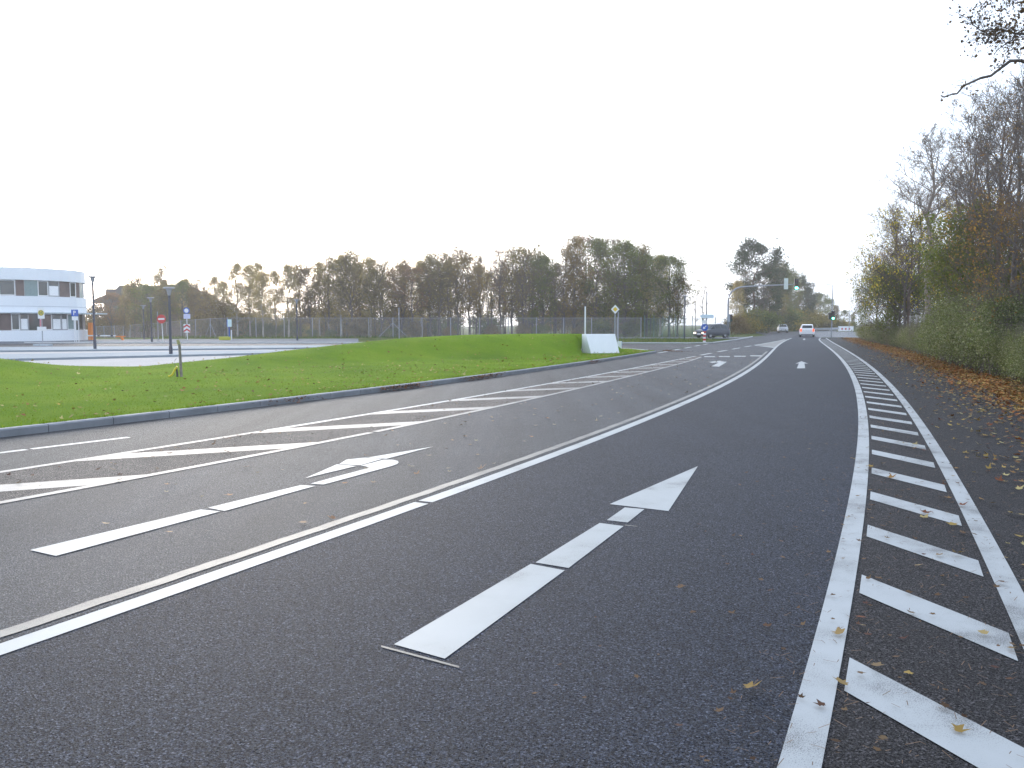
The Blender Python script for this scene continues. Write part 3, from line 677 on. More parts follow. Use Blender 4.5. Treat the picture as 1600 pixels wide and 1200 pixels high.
# slim filler trees in the shaded depth of the belt
for k in range(26):
    px = 520 + k * 20.5 + rr.uniform(-6, 6); Y = rr.uniform(122, 140); x = on(px, Y); z = float(dip(x, Y)) - .05
    place(rr.choice(['olive0', 'olive2', 'bare1', 'green1', 'olive3']), 'broadleaf_tree', x, Y, z, hgt(rr.uniform(420, 440), Y) - z, rr.random() * 6.28, 'shaded tree deep in the belt, %s of the back row from the left' % BIG[k], 'tree', 'back row of the tree belt')
for k in range(24):
    px = 470 + k * 24 + rr.uniform(-8, 8); Y = rr.uniform(126, 140); x = on(px, Y); z = float(dip(x, Y)) - .05
    if 700 < px < 870 and k % 3: continue
    place(rr.choice(['olivebush0', 'brownbush0']), 'shrub', x, Y, z, rr.uniform(4.0, 5.6), rr.random() * 6.28, 'tall understorey shrub deep in the tree belt, %s from the left' % BIG[k], 'shrub', 'tall understorey shrubs of the tree belt', wide=.95)
for k in range(34):
    px = 505 + k * 16.4 + rr.uniform(-6, 6); Y = rr.uniform(107, 135); x = on(px, Y); z = float(dip(x, Y)) - .05
    place('slim0', 'bare_tree', x, Y, z, hgt(rr.uniform(415, 450), Y) - z, rr.random() * 6.28, 'thin pole like tree inside the belt, %s from the left' % BIG[k], 'tree', 'thin trees inside the belt', wide=1.1)
for k, px in enumerate((345, 362, 380, 398, 418, 437, 455, 470)):
    Y = 116 + (k * 37 % 11); x = on(px, Y); z = float(dip(x, Y)) - .05
    place('yellowbush0' if k % 3 else 'olivebush0', 'shrub', x, Y, z, rr.uniform(2.8, 4.6), rr.random() * 6.28, 'backlit golden shrub below the airy birches, %s from the left' % ORD[k], 'shrub', 'golden shrubs under the birches', wide=.9)
for k in range(15):
    px = 335 + k * 47 + rr.uniform(-14, 14); Y = rr.uniform(103, 108) if px > 470 else 112; x = on(px, Y); z = float(dip(x, Y)) - .05
    place(rr.choice(['olivebush0', 'brownbush0']), 'shrub', x, Y, z, rr.uniform(1.2, 2.6), rr.random() * 6.28, 'low dark shrub at the foot of the belt, %s from the left' % ORD[k], 'shrub', 'undergrowth shrubs in the tree belt')
# dark trees around the distant house on the left
for k, (px, ty, Y, kd) in enumerate([(158, 478, 140, 'brownbush0'), (176, 462, 135, 'red0'), (196, 470, 120, 'olive2'), (212, 442, 128, 'olive0'), (232, 450, 118, 'green0'), (255, 425, 134, 'olive1'), (262, 452, 116, 'olive3'), (285, 444, 120, 'green1'), (305, 450, 116, 'olive0'), (322, 462, 113, 'olive2'), (345, 470, 112, 'brownbush0'), (222, 434, 140, 'bare1'), (292, 436, 130, 'birch1'), (312, 438, 124, 'bare2'), (203, 446, 132, 'birch0')]):
    x = on(px, Y); z = float(dip(x, Y)) - .05; H = hgt(ty, Y) - z
    place(kd, 'broadleaf_tree', x, Y, z, H, rr.random() * 6.28, '%s by the distant brown house, %s from the left' % ({'red0': 'russet tree', 'brownbush0': 'low russet tree'}.get(kd, 'dark olive tree'), ORD[k]), 'tree', 'trees by the distant house', wide=(1.15, 1.35, .95)[k % 3] if kd != 'brownbush0' else 1)
# beyond the junction
for px, ty, Y, kd, nm, ds in [
 (1086, 436, 128, 'slim0', 'bare_tree', 'thin bare tree left of the traffic signal mast, the shorter one'), (1097, 428, 124, 'slim0', 'bare_tree', 'thin bare tree beside the dark lamp pole near the direction sign'),
 (1150, 440, 140, 'birch1', 'birch_tree', 'wispy yellowish tree just right of the signal mast'), (1163, 425, 150, 'bare2', 'bare_tree', 'sparse tree against the left flank of the tall pine'),
 (1176, 386, 150, 'pine0', 'pine_tree', 'tallest dark pine beyond the junction with open trunk'), (1190, 440, 146, 'bare1', 'bare_tree', 'thin twiggy tree below the tall pine'), (1200, 420, 158, 'pine1', 'pine_tree', 'shorter pine on the right shoulder of the tallest pine'),
 (1214, 420, 172, 'olive1', 'broadleaf_tree', 'dense olive tree behind the white signal backboard'), (1222, 424, 186, 'green0', 'broadleaf_tree', 'round dark tree between pine and green signal'), (1232, 436, 195, 'olive3', 'broadleaf_tree', 'bushy olive tree left of the green signal'),
 (1246, 438, 200, 'pine1', 'pine_tree', 'dark pine behind the lit green signal'), (1258, 456, 212, 'pine0', 'pine_tree', 'small dark pine right of the green signal'), (1268, 472, 218, 'olive2', 'broadleaf_tree', 'low olive tree above the white car'),
 (1280, 461, 222, 'green1', 'broadleaf_tree', 'round crowned tree left of the far signal pole'), (1292, 470, 226, 'green0', 'broadleaf_tree', 'dark tree directly behind the far signal pole'), (1305, 480, 215, 'olive0', 'broadleaf_tree', 'hazy tree right of the far signal pole'),
 (1318, 486, 230, 'green1', 'broadleaf_tree', 'small hazy tree above the striped barrier'), (1332, 490, 230, 'olive1', 'broadleaf_tree', 'small hazy tree at the right end of the striped barrier'), (1346, 494, 230, 'green0', 'broadleaf_tree', 'farthest low tree beside the woodland fence')]:
    x = on(px, Y); place(kd, nm, x, Y, -.05, hgt(ty, Y), rr.random() * 6.28, ds, 'tree', wide=1.15 if kd[:4] != 'pine' else 1.25)
for k, (px, ty, Y, kd) in enumerate([(1150, 494, 128, 'brownbush0'), (1164, 488, 138, 'yellowbush0'), (1176, 484, 140, 'olivebush0'), (1180, 478, 142, 'olivebush0'), (1194, 478, 180, 'yellowbush0'), (1215, 476, 178, 'olivebush0'), (1226, 482, 190, 'yellowbush0'), (1236, 480, 198, 'yellowbush0'), (1246, 486, 206, 'yellowbush0'),
        (1256, 484, 210, 'yellowbush0'), (1266, 488, 212, 'yellowbush0'), (1276, 492, 214, 'brownbush0'), (1286, 490, 214, 'yellowbush0'), (1298, 496, 216, 'olivebush0'), (1312, 499, 215, 'yellowbush0'), (1326, 501, 220, 'olivebush0')]):
    x = on(px, Y); place(kd, 'shrub', x, Y, -.05, hgt(ty, Y), rr.random() * 6.28, '%s bush beyond the junction, %s from the left' % ({'y': 'bright yellow', 'o': 'dull green', 'b': 'brown'}[kd[0]], ORD[k]), 'shrub', 'bushes along the far road', wide=1.3)
# hedge along the footpath
def hx(Y, off): 
    return float(EDGE(Y)) + off
Yh = 8.5; k = 0; kinds = []
while Yh < 96:
    kd = ('hedge0', 'hedge1')[k % 2] if (Yh < 42) else ('hedgegrey0' if k % 3 else 'hedge1')
    H = rr.uniform(1.9, 2.3) if Yh < 42 else rr.uniform(1.35, 1.85)
    if 25 < Yh < 38: H = rr.uniform(2.6, 3.0) - max(0, Yh - 33) * .08
    if Yh < 24.5: H = rr.uniform(1.5, 1.7)
    place(kd, 'hedge_bush', hx(Yh, 4.95), Yh, -.03, H, rr.random() * 6.28, '%s bush of the path hedge, %s along from the viewer' % ('leafy green' if kd != 'hedgegrey0' else 'greyish twiggy', BIG[k]), 'bush', 'bushes of the hedge beside the footpath', wide=1.0 + (.25 if Yh > 60 else 0))
    Yh += 1.75 if Yh < 30 else (2.3 if Yh < 55 else 3.4); k += 1
    if k > 40: break
# the wood behind it
wood = [ # px, top row, distance, kind, words
 (1447, 222, 51, 'woodtall', 'tall straight bare tree standing forward of the wood'), (1418, 300, 56, 'woodbare0', 'leafless tree at the outer left of the wood, upper twigs clear of others'), (1396, 330, 66, 'woodbare2', 'bare tree at the far left rim of the wood'),
 (1405, 385, 58, 'woodyellow0', 'yellow leaved tree at the far left rim of the wood'), (1412, 350, 56, 'woodyellow1', 'yellow green tree just left of the tall straight trunk'), (1385, 400, 70, 'woodorange0', 'russet tree low at the far left of the wood'),
 (1398, 430, 60, 'woodgreen0', 'low green tree above the far part of the hedge'), (1368, 440, 74, 'woodgreen0', 'dark green low tree where the wood meets the road'), (1506, 330, 44, 'woodyellow0', 'yellow tree just right of the tall straight trunk'),
 (1432, 290, 58, 'woodbare2', 'bare tree behind the tall straight trunk, to its left'), (1506, 228, 42, 'woodbare0', 'large bare purplish tree right of the tall straight trunk'), (1512, 200, 38, 'woodbare2', 'bare tree with dark upright trunk in the middle of the wood'),
 (1535, 190, 42, 'woodbare1', 'grey bare tree behind the hedge bulge'), (1552, 165, 32, 'woodbare0', 'tall bare tree left of the fence post'), (1580, 150, 30, 'woodbare2', 'bare tree above the fence post with barbed wire'), (1605, 135, 27, 'woodbare1', 'tallest bare tree cut by the right edge of the photo'),
 (1530, 360, 34, 'woodgreen0', 'small green tree over the high hedge bulge'), (1560, 330, 30, 'woodorange0', 'orange brown tree right of the hedge bulge'), (1590, 340, 26, 'woodorange0', 'russet brown tree at the right edge beside the fence post'),
 (1502, 400, 38, 'woodgreen0', 'green tree behind the left flank of the hedge bulge'), (1625, 200, 24, 'woodbare0', 'bare tree mostly outside the right edge of the photo'),
 (1570, 220, 45, 'woodbare1', 'faint bare tree deep in the right part of the wood'), (1545, 380, 46, 'woodbare0', 'bare brown tree deep behind the hedge bulge'), (1440, 400, 64, 'woodorange0', 'russet tree deep behind the tall straight trunk'),
 (1480, 420, 60, 'woodgreen0', 'dark green tree deep in the left part of the wood'), (1520, 420, 50, 'woodgreen0', 'dark green tree deep in the middle of the wood'), (1590, 420, 34, 'woodgreen0', 'dark green tree low at the right edge'), (1565, 430, 42, 'woodgreen0', 'dark green tree deep behind the fence post'), (1424, 440, 58, 'woodgreen0', 'low green tree beside the foot of the tall straight trunk')]
for px, ty, Y, kd, ds in wood:
    x = on(px, Y); place(kd, 'woodland_tree' if kd not in ('woodbare0', 'woodbare1', 'woodbare2', 'woodtall') else 'bare_tree', x, Y, -.05, hgt(ty, Y), rr.random() * 6.28, ds, 'tree', 'trees of the wood beside the footpath')
# trees of the same wood outside the right edge of the frame
for k, (x, y, H, kd) in enumerate([(13, 10, 12, 'woodbare1'), (15.5, 15, 13, 'woodbare0'), (18, 9, 12, 'woodyellow0'), (21, 16, 13, 'woodbare2'), (12.5, 3, 12, 'woodbare2'), (24, 24, 12, 'woodgreen0')]):
    place(kd, 'woodland_tree', x, y, -.05, H, rr.random() * 6.28, ['bare grey tree right of the view nearest the overhanging tree', 'bare purplish tree right of the view behind the overhanging tree', 'yellow leaved tree right of the view', 'half leafy bare tree farthest right of the view', 'half leafy bare tree right beside the viewer', 'dark green tree right of the view'][k], 'tree', 'trees of the wood right of the view')
# tree whose limbs hang into the top right corner
t = thing('overhanging_tree', 'tree right of the view whose leafy limbs hang into the top corner', 'tree', (10.3, 11.6, -.05))
g = np.random.default_rng(77); seg = []; tl = []
P = [np.array([0, 0, 0.]), np.array([.05, .02, 2.2]), np.array([-.05, .1, 4.4]), np.array([.1, 0, 6.8]), np.array([.2, .1, 9.5])]
for k in range(4): seg.append((P[k], P[k + 1], .19 - .04 * k, .15 - .04 * k, 0))
def loc(px, py, Y): return np.array([on(px, Y) - 10.3, Y - 11.6, hgt(py, Y) + .05])
def limb(start, pts, r, fine=True):
    q = start; n = len(pts)
    for k, p in enumerate(pts):
        m = (q + p) / 2 + g.normal(0, .02, 3); seg.append((q, m, r * (1 - k / n * .75), r * (1 - (k + .5) / n * .75), 1)); seg.append((m, p, r * (1 - (k + .5) / n * .75), r * (1 - (k + 1) / n * .75) + .002, 1)); q = p
def twigs(a, b, n, L, leafp, up=.2):
    for _ in range(n):
        f = g.random(); p = a * (1 - f) + b * f; d = g.normal(0, 1, 3); d[2] += up; d /= np.linalg.norm(d); q = p + d * L * (.4 + g.random()); seg.append((p, q, .0035, .0025, 3))
        for _ in range(2):
            e = g.normal(0, 1, 3); e /= np.linalg.norm(e); q2 = q + e * L * .4; seg.append((q, q2, .0025, .002, 3))
            if g.random() < leafp: tl.extend([q2 + g.normal(0, .032, 3) for _ in range(4)])
        if g.random() < leafp: tl.extend([q + g.normal(0, .032, 3) for _ in range(3)])
A = [loc(1640, 98, 11.2), loc(1600, 103, 11), loc(1575, 106, 11), loc(1548, 115, 11), loc(1515, 132, 10.9), (loc(1490, 143, 10.8)), loc(1472, 156, 10.8), loc(1455, 158, 10.8)]
limb(P[2] * .6 + P[3] * .4 - np.array([0, 0, .4]), A, .028)
B = [loc(1650, 60, 11.3), loc(1600, 65, 11.1), loc(1565, 66, 11.0), loc(1540, 60, 11), loc(1515, 63, 10.9), loc(1495, 40, 10.8)]
limb(P[3] - np.array([0, 0, .9]), B, .02)
D = [loc(1640, 20, 11.3), loc(1590, 15, 11.1), loc(1550, 5, 11.0), loc(1515, -10, 11)]
limb(P[3], D, .018)
E = [loc(1583, 60, 11.0), loc(1584, 30, 11.0), loc(1580, 0, 11)]
limb(B[1], E, .012)
for Q, n, pr in ((B, 19, .8), (D, 24, .8), (E, 13, .8)):
    for a, b in zip(Q[:-1], Q[1:]): twigs(a, b, n, .26, pr)
twigs(loc(1537, 90, 10.9), loc(1562, 75, 10.95), 15, .22, .8); twigs(loc(1510, 68, 10.9), loc(1540, 66, 10.97), 17, .2, .8)
limb(B[2], [loc(1550, 82, 11), loc(1535, 95, 10.9)], .012); limb(B[3], [loc(1520, 80, 10.9), loc(1508, 70, 10.9)], .012)
for a, b in zip(A[3:-1], A[4:]): twigs(a, b, 3, .12, .3)
V, Fq = tubes_np(seg); mesh_np('trunk', V, Fq, B_dark, t, smooth=True)
tl = [p for p in tl]
V, Fq = leafquads(g, np.array(tl), (.014, .042)); mesh_np('crown', V, Fq, leafmat('withered leaves', [(.05, .035, .022), (.09, .055, .03), (.13, .08, .045), (.07, .06, .03)], .3), t)

# ------------------------------------------------------------------ fences
def wiremat(name, col, cover, pitch=.05):
    m, t, b = nodes(name); tc = N(t, 'ShaderNodeTexCoord')
    sp = N(t, 'ShaderNodeSeparateXYZ'); t.links.new(tc.outputs['UV'], sp.inputs[0])
    def math_(op, a, bb=None):
        n = N(t, 'ShaderNodeMath', operation=op)
        for i, v in enumerate((a, bb)):
            if v is None: continue
            if isinstance(v, (int, float)): n.inputs[i].default_value = v
            else: t.links.new(v, n.inputs[i])
        return n.outputs[0]
    u = math_('ADD', sp.outputs[0], sp.outputs[1]); v = math_('SUBTRACT', sp.outputs[0], sp.outputs[1])
    lines = []
    for q in (u, v):
        fr = math_('FRACT', math_('DIVIDE', q, pitch)); lines.append(math_('LESS_THAN', fr, cover))
    al = math_('MAXIMUM', lines[0], lines[1])
    b.inputs['Base Color'].default_value = (*col, 1); b.inputs['Roughness'].default_value = .5; b.inputs['Metallic'].default_value = .2
    t.links.new(al, b.inputs['Alpha']); return m
M_wire = wiremat('galvanised wire mesh', (.34, .35, .37), .10)
M_wire2 = wiremat('green wire mesh', (.16, .24, .24), .12)
M_post = plain('galvanised post', (.36, .37, .39), .5, .2)
M_gpost = plain('green post', (.12, .20, .19), .5)
def fence(pts, label, mat, pm, h, wirename='wire_mesh', sp=3.3, outr=False, braces=(), hs=None, cat='fence'):
    t = thing('mesh_fence', label, cat, (pts[0][0], pts[0][1], 0)); ox, oy = pts[0][0], pts[0][1]
    V, UV = [], []; Fq = []; L = 0
    hs = hs or [h] * len(pts)
    for k, (x, y) in enumerate(pts):
        z = float(dip(x, y)) - .05
        if k: L += math.hypot(x - pts[k - 1][0], y - pts[k - 1][1])
        V += [(x - ox, y - oy, z + .03), (x - ox, y - oy, z + hs[k])]; UV += [(L, 0), (L, hs[k])]
        if k: i = 2 * k - 2; Fq.append((i, i + 2, i + 3, i + 1))
    o = mesh_np(wirename, np.array(V), np.array(Fq), mat, t)
    uv = o.data.uv_layers.new(name='UVMap')
    for lp in o.data.loops: uv.data[lp.index].uv = UV[lp.vertex_index]
    mb = MB()
    for a, b in zip(range(len(pts) - 1), range(1, len(pts))):
        pa = (V[2 * a + 1]); pb = (V[2 * b + 1]); mb.tube([pa, pb], .018, 5); 
    mb.build('top_wire', pm, t)
    for k, (x, y) in enumerate(pts):
        z = float(dip(x, y)) - .05; b = MB(); top = (x - ox, y - oy - .03, z + hs[k] + .06)
        P_ = [(x - ox, y - oy - .03, z), top]
        if outr: P_.append((x - ox - .05, y - oy - .32, z + hs[k] + .34))
        b.tube(P_, .045, 8); b.build('post', pm, t)
        if k in braces:
            for sgn in (-1, 1):
                dx, dy = pts[min(k + 1, len(pts) - 1)][0] - pts[k - 1][0], pts[min(k + 1, len(pts) - 1)][1] - pts[k - 1][1]; l = math.hypot(dx, dy)
                MB().tube([(x - ox, y - oy - .04, z + hs[k] * .75), (x - ox + sgn * dx / l * 1.75, y - oy + sgn * dy / l * 1.75 - .04, z + .05)], .03, 6).build('brace', pm, t)
    return t
pxs = [152, 164, 180, 194, 205, 222, 242, 262, 284, 307, 330, 357, 401, 445, 489, 533, 577, 614.5, 660, 704.5, 749, 794, 838, 880.5, 924, 964, 1001]
def fy(px): return 99.5 if px >= 357 else 99.5 + (357 - px) * .155
FP = [(on(p, fy(p)), fy(p)) for p in pxs]
fence(FP, 'long grey wire mesh fence in front of the tree belt', M_wire, M_post, 2.35, braces=(10, 17))
P2 = [1001, 1016, 1030, 1040, 1050, 1062, 1076, 1092, 1112, 1135]
fence([(on(p, 101 + i * .8) + .4, 101 + i * .8) for i, p in enumerate(P2)], 'greenish mesh fence with angled post tops behind the estate car', M_wire2, M_gpost, 2.3, outr=True, braces=(3,))
PF = []; yv = 9.0
while yv < 96: PF.append((float(EDGE(yv)) + 5.35, yv)); yv += 3.1
tf = fence(PF, 'old wire fence running inside the hedge beside the footpath', wiremat('old wire mesh', (.34, .33, .33), .11), plain('concrete post', (.36, .35, .34), .8), 2.15)
mb = MB()
for hz in (2.3, 2.42, 2.55):
    mb.tube([(x - PF[0][0] + .0, y - PF[0][1] - .1 - (hz - 2.2) * .5, hz) for x, y in PF], .0055, 4)
mb.build('barbed_wire', M_post, tf)

# ------------------------------------------------------------------ white retaining wall at the end of the bank
M_wall = plain('white concrete', (.80, .825, .85), .7, var=.05, scale=1.2)
t = thing('retaining_wall', 'white angled concrete wall closing the end of the grassy bank', 'wall', (4.6, 42.4, .05))
b = MB()
xa, xb = on(909, 42.9) - 4.6, on(961, 42.9) - 4.6
zt = hgt(522, 42.6) - .05
vA, vB, vC = Vector((on(924, 41.9) - 4.6, -.5, 0)), Vector((on(968.5, 42.5) - 4.6, .1, 0)), Vector((on(915, 42.3) - 4.6, -.1, zt))
nn_ = (vB - vA).cross(vC - vA); xD = xb; yD = vA.y - (nn_.x * (xD - vA.x) + nn_.z * (zt - vA.z)) / nn_.y
b.v = [(xa - .02, .4, 0), tuple(vA), tuple(vB), (vB.x - .1, vB.y + .5, 0), (xa, .5, zt), tuple(vC), (xD, yD, zt), (xD - .05, yD + .4, zt)]
b.f = [(0, 3, 2, 1), (4, 5, 6, 7), (0, 1, 5, 4), (1, 2, 6, 5), (2, 3, 7, 6), (3, 0, 4, 7)]
b.build('wall_face', M_wall, t, bevel=.015)
b = MB().plate([(xa - .55, 0), (xa + .2, 0), (xa + .1, .28), (xa - .3, .2)], .25, .45); b.build('footing', plain('footing', (.5, .51, .48), .8), t)
# small white marker post beside it
o = MB().box(-.11, .11, -.05, .05, 0, .55).build('marker_body', M_wall); t = thing('marker_post', 'short white marker post right of the white retaining wall', 'post', (on(968, 45.5), 45.5, .1)); o.parent = t
MB().box(.112, .13, -.045, .045, .3, .55).build('reflector', plain('blue plastic', (.1, .25, .6), .4), t)

# ------------------------------------------------------------------ poles, lamps, signs
M_dpole = plain('dark blue grey paint', (.055, .06, .085), .45)
M_gpole = plain('grey steel', (.33, .34, .37), .45, .3)
M_head = plain('lamp head', (.30, .31, .33), .4)
M_blue = plain('sign blue', (.015, .10, .48), .4, var=.03)
M_white = plain('sign white', (.78, .79, .80), .45, var=.03)
M_red = plain('sign red', (.55, .03, .03), .4, var=.03)
M_yel = plain('sign yellow', (.80, .55, .04), .4, var=.03)
M_black = plain('black rubber', (.02, .02, .022), .7)
M_orange = plain('orange paint', (.72, .22, .03), .45, var=.05)
M_back = plain('sign back', (.30, .31, .33), .5)
def disc(cx, cz, r, n=24): return [(cx + r * math.cos(2 * math.pi * k / n), cz + r * math.sin(2 * math.pi * k / n)) for k in range(n)]
def ring(b, cx, cz, r0, r1, y0, y1, n=24):
    for k in range(n):
        a, c = 2 * math.pi * k / n, 2 * math.pi * (k + 1) / n
        b.plate([(cx + r0 * math.cos(a), cz + r0 * math.sin(a)), (cx + r1 * math.cos(a), cz + r1 * math.sin(a)), (cx + r1 * math.cos(c), cz + r1 * math.sin(c)), (cx + r0 * math.cos(c), cz + r0 * math.sin(c))], y0, y1)
def lamp(px, py, ty, label, dark=True, r=.07, z=0., Y=None):
    x, y = at(px, py, z) if Y is None else (on(px, Y), Y)
    H = hgt(ty, y) - z
    t = thing('street_lamp', label, 'street lamp', (x, y, z), 0, 'street lamps of the car park')
    MB().tube([(0, 0, 0), (0, 0, H * .12), (0, 0, H * .121), (0, 0, H - .42)], [r * 1.25, r * 1.25, r, r * .8], 12).build('pole', M_dpole if dark else M_gpole, t, smooth=False)
    MB().tube([(0, 0, H - .42), (0, 0, H - .30), (0, 0, H - .08)], [r * .85, r * 1.3, r * 2.1], 12).build('lamp_neck', M_head, t)
    MB().tube([(0, 0, H - .08), (0, 0, H - .05), (0, 0, H)], [r * 3.2, r * 4.2, r * 3.4], 16).build('lamp_shade', M_head, t)
    return t
lamp(267, 553, 449, 'tallest dark lamp post with flared head beside the lawn', z=.1)
lamp(148.5, 545, 432, 'dark lamp post at the corner of the curved white building', z=.1)
lamp(238, 0, 465, 'grey lamp post left of the tallest lamp, the higher of that pair', Y=72)
lamp(226, 0, 477, 'grey lamp post behind the red no entry sign, the lower of a pair', Y=86)
lamp(465, 0, 468, 'thin dark lamp post in front of the mesh fence, centre left', Y=80)
lamp(1069, 0, 462, 'dark lamp post on the grass left of the blue arrow sign', Y=86)
def pole(px, Y, ty, label, mat, z=0., r=.04, nm='metal_pole', band=None):
    H = hgt(ty, Y) - z; t = thing(nm, label, 'pole', (on(px, Y), Y, z)); MB().tube([(0, 0, 0), (0, 0, H)], r, 10).build('shaft', mat, t)
    MB().tube([(0, 0, H), (0, 0, H + .05)], [r * 1.2, r * .7], 10).build('cap', M_dpole, t); MB().tube([(0, 0, 0), (0, 0, .06)], r * 2, 10).build('foot', M_gpole, t); return t
pole(624, 70, 481, 'bare pale pole left of the bank crest before the fence', M_gpole)
pole(914, 50, 479, 'pale pole with dark cap behind the white retaining wall', M_white, r=.045)
pole(965.5, 56, 487, 'second grey pole just behind the diamond sign', M_gpole)
pole(248, 78, 487, 'pale leaning pole beside the no entry sign', M_gpole)
pole(1325.5, 118, 489, 'thin grey pole right of the striped barrier', M_gpole)
# priority road sign
Y = 48.5; zt = hgt(477, Y); zm = hgt(483.5, Y)
t = thing('priority_sign', 'white and yellow diamond priority sign behind the white wall', 'road sign', (on(960.5, Y), Y, .05))
MB().tube([(0, 0, 0), (0, 0, zt - .3)], .035, 10).build('pole', M_gpole, t)
zc = zm - .05; s_ = .25
MB().plate([(0, zc - s_ * 1.05), (s_, zc), (0, zc + s_ * 1.05), (-s_, zc)], -.06, -.045).build('panel', M_white, t)
q = s_ * .55; MB().plate([(0, zc - q), (q, zc), (0, zc + q), (-q, zc)], -.066, -.061).build('yellow_centre', M_yel, t)
MB().plate([(.10, zc - s_ * .85), (.10 + s_ * .6, zc), (.10, zc + s_ * 1.0), (.13, zc)], -.03, .01).build('sign_bracket', M_dpole, t)
# no entry sign on portable foot
x, y = at(255, 536.5); H = hgt(492, y)
t = thing('no_entry_sign', 'round red no entry sign on a leaning portable post', 'road sign', (x, y, 0)); t.rotation_euler = (0, -.035, 0)
MB().tube([(0, 0, 0), (0, 0, H)], .03, 8).build('pole', M_white, t)
MB().prism([(-.55, -.3), (.55, -.3), (.6, 0), (.5, .3), (-.5, .3), (-.6, 0)], 0, .1).build('foot', M_black, t)
zc = H - .34; MB().plate(disc(0, zc, .36), -.06, -.04).build('panel', M_red, t); MB().plate([(-.26, zc - .07), (.26, zc - .07), (.26, zc + .07), (-.26, zc + .07)], -.066, -.061).build('white_bar', M_white, t)
# pole with round sign, plate and chevron panel
Y = 84; x = on(293.5, Y)
t = thing('sign_post', 'white post with round sign above plate and red chevron panel', 'road sign', (x, Y, 0))
MB().tube([(0, 0, 0), (0, 0, hgt(482, Y))], .04, 8).build('pole', M_white, t)
zc = hgt(485.5, Y); b = MB(); ring(b, 0, zc, .22, .32, -.07, -.05); b.build('round_sign_rim', M_blue, t); MB().plate(disc(0, zc, .22), -.068, -.052).build('round_sign_face', M_white, t)
zc = hgt(494.5, Y); MB().plate([(-.30, zc - .24), (.38, zc - .24), (.38, zc + .24), (-.30, zc + .24)], -.07, -.05).build('plate', plain('pale lilac plate', (.6, .62, .8), .5), t)
zc = hgt(513, Y); MB().plate([(-.33, zc - .42), (.33, zc - .42), (.33, zc + .42), (-.33, zc + .42)], -.07, -.05).build('chevron_panel', M_white, t)
b = MB()
for dz in (-.16, .26): b.plate([(-.32, zc + dz - .24), (0, zc + dz - .02), (.32, zc + dz - .24), (.32, zc + dz - .06), (0, zc + dz + .16), (-.32, zc + dz - .06)], -.076, -.071)
b.build('red_chevrons', M_red, t)
# information panel with yellow foot
Y = 82; x = on(359, Y)
t = thing('notice_board', 'pale notice board on a post with yellow block foot', 'sign', (x, Y, 0))
MB().tube([(0, 0, 0), (0, 0, hgt(500, Y))], .05, 8).build('pole', M_blue, t); MB().tube([(.2, 0, 0), (.22, 0, 1.0)], .06, 8).build('rolled_cover', M_white, t)
z0, z1 = hgt(510.5, Y), hgt(499, Y); MB().plate([(-.12, z0), (.28, z0), (.28, z1), (-.12, z1)], -.1, -.06).build('panel', plain('pale teal panel', (.6, .75, .75), .4), t)
MB().plate([(-.19, z0 - .0), (-.121, z0), (-.121, z1), (-.19, z1)], -.1, -.06).build('panel_edge', M_blue, t)
MB().box(-.95, .1, -.3, .2, 0, .34).build('foot', plain('yellow green block', (.42, .42, .03), .6), t, bevel=.03)
# bus stop sign
x, y = at(67, 540.5); t = thing('bus_stop_sign', 'bus stop sign with yellow disc over timetable before the curved building', 'bus stop', (x, y, 0))
MB().tube([(0, 0, 0), (0, 0, hgt(482, y))], .035, 8).build('pole', M_gpole, t)
z0, z1 = hgt(498, y), hgt(481, y); MB().plate([(-.24, z0), (.24, z0), (.24, z1), (-.24, z1)], -.07, -.04).build('panel', M_white, t)
zc = hgt(489, y); MB().plate(disc(0, zc, .21), -.076, -.071).build('yellow_disc', M_yel, t)
b = MB(); b.plate([(-.10, zc - .12), (-.05, zc - .12), (-.05, zc + .12), (-.10, zc + .12)], -.081, -.077); b.plate([(.05, zc - .12), (.10, zc - .12), (.10, zc + .12), (.05, zc + .12)], -.081, -.077); b.plate([(-.05, zc - .025), (.05, zc - .025), (.05, zc + .025), (-.05, zc + .025)], -.081, -.077)
ring(b, 0, zc, .155, .185, -.081, -.077); b.build('letter', plain('sign green', (.05, .2, .08), .5), t)
z0, z1 = hgt(517, y), hgt(510.5, y); MB().plate([(-.33, z0), (.33, z0), (.33, z1), (-.33, z1)], -.07, -.04).build('timetable_case', M_white, t)
z0, z1 = hgt(510, y), hgt(499, y); MB().plate([(-.13, z0), (-.02, z0), (-.02, z1), (-.13, z1)], -.06, -.04).build('red_strip', plain('pink strip', (.6, .25, .3), .5), t)
MB().prism([(-.55, -.3), (.55, -.3), (.7, 0), (.55, .3), (-.55, .3), (-.7, 0)], 0, .14).build('foot', plain('concrete foot', (.45, .5, .55), .8), t)
# parking sign on three posts
Y = 74.5; x = on(120, Y); t = thing('parking_sign', 'blue parking sign on three thin posts before the curved building', 'road sign', (x, Y, 0))
for dx in (-.14, 0, .24): MB().tube([(dx, 0, 0), (dx, 0, hgt(500, Y))], .03, 8).build('post', M_white, t)
z0, z1 = hgt(494.2, Y), hgt(484, Y); MB().plate([(-.33, z0), (.29, z0), (.29, z1), (-.33, z1)], -.06, -.04).build('panel', M_blue, t)
b = MB(); zc = (z0 + z1) / 2; b.plate([(-.15, zc - .2), (-.08, zc - .2), (-.08, zc + .2), (-.15, zc + .2)], -.066, -.061)
for k in range(10):
    a, c = -math.pi / 2 + math.pi * k / 10, -math.pi / 2 + math.pi * (k + 1) / 10
    b.plate([(-.08 + .07 * math.cos(a), zc + .09 + .05 * math.sin(a)), (-.08 + .17 * math.cos(a), zc + .09 + .11 * math.sin(a)), (-.08 + .17 * math.cos(c), zc + .09 + .11 * math.sin(c)), (-.08 + .07 * math.cos(c), zc + .09 + .05 * math.sin(c))], -.066, -.061)
b.build('letter', M_white, t)
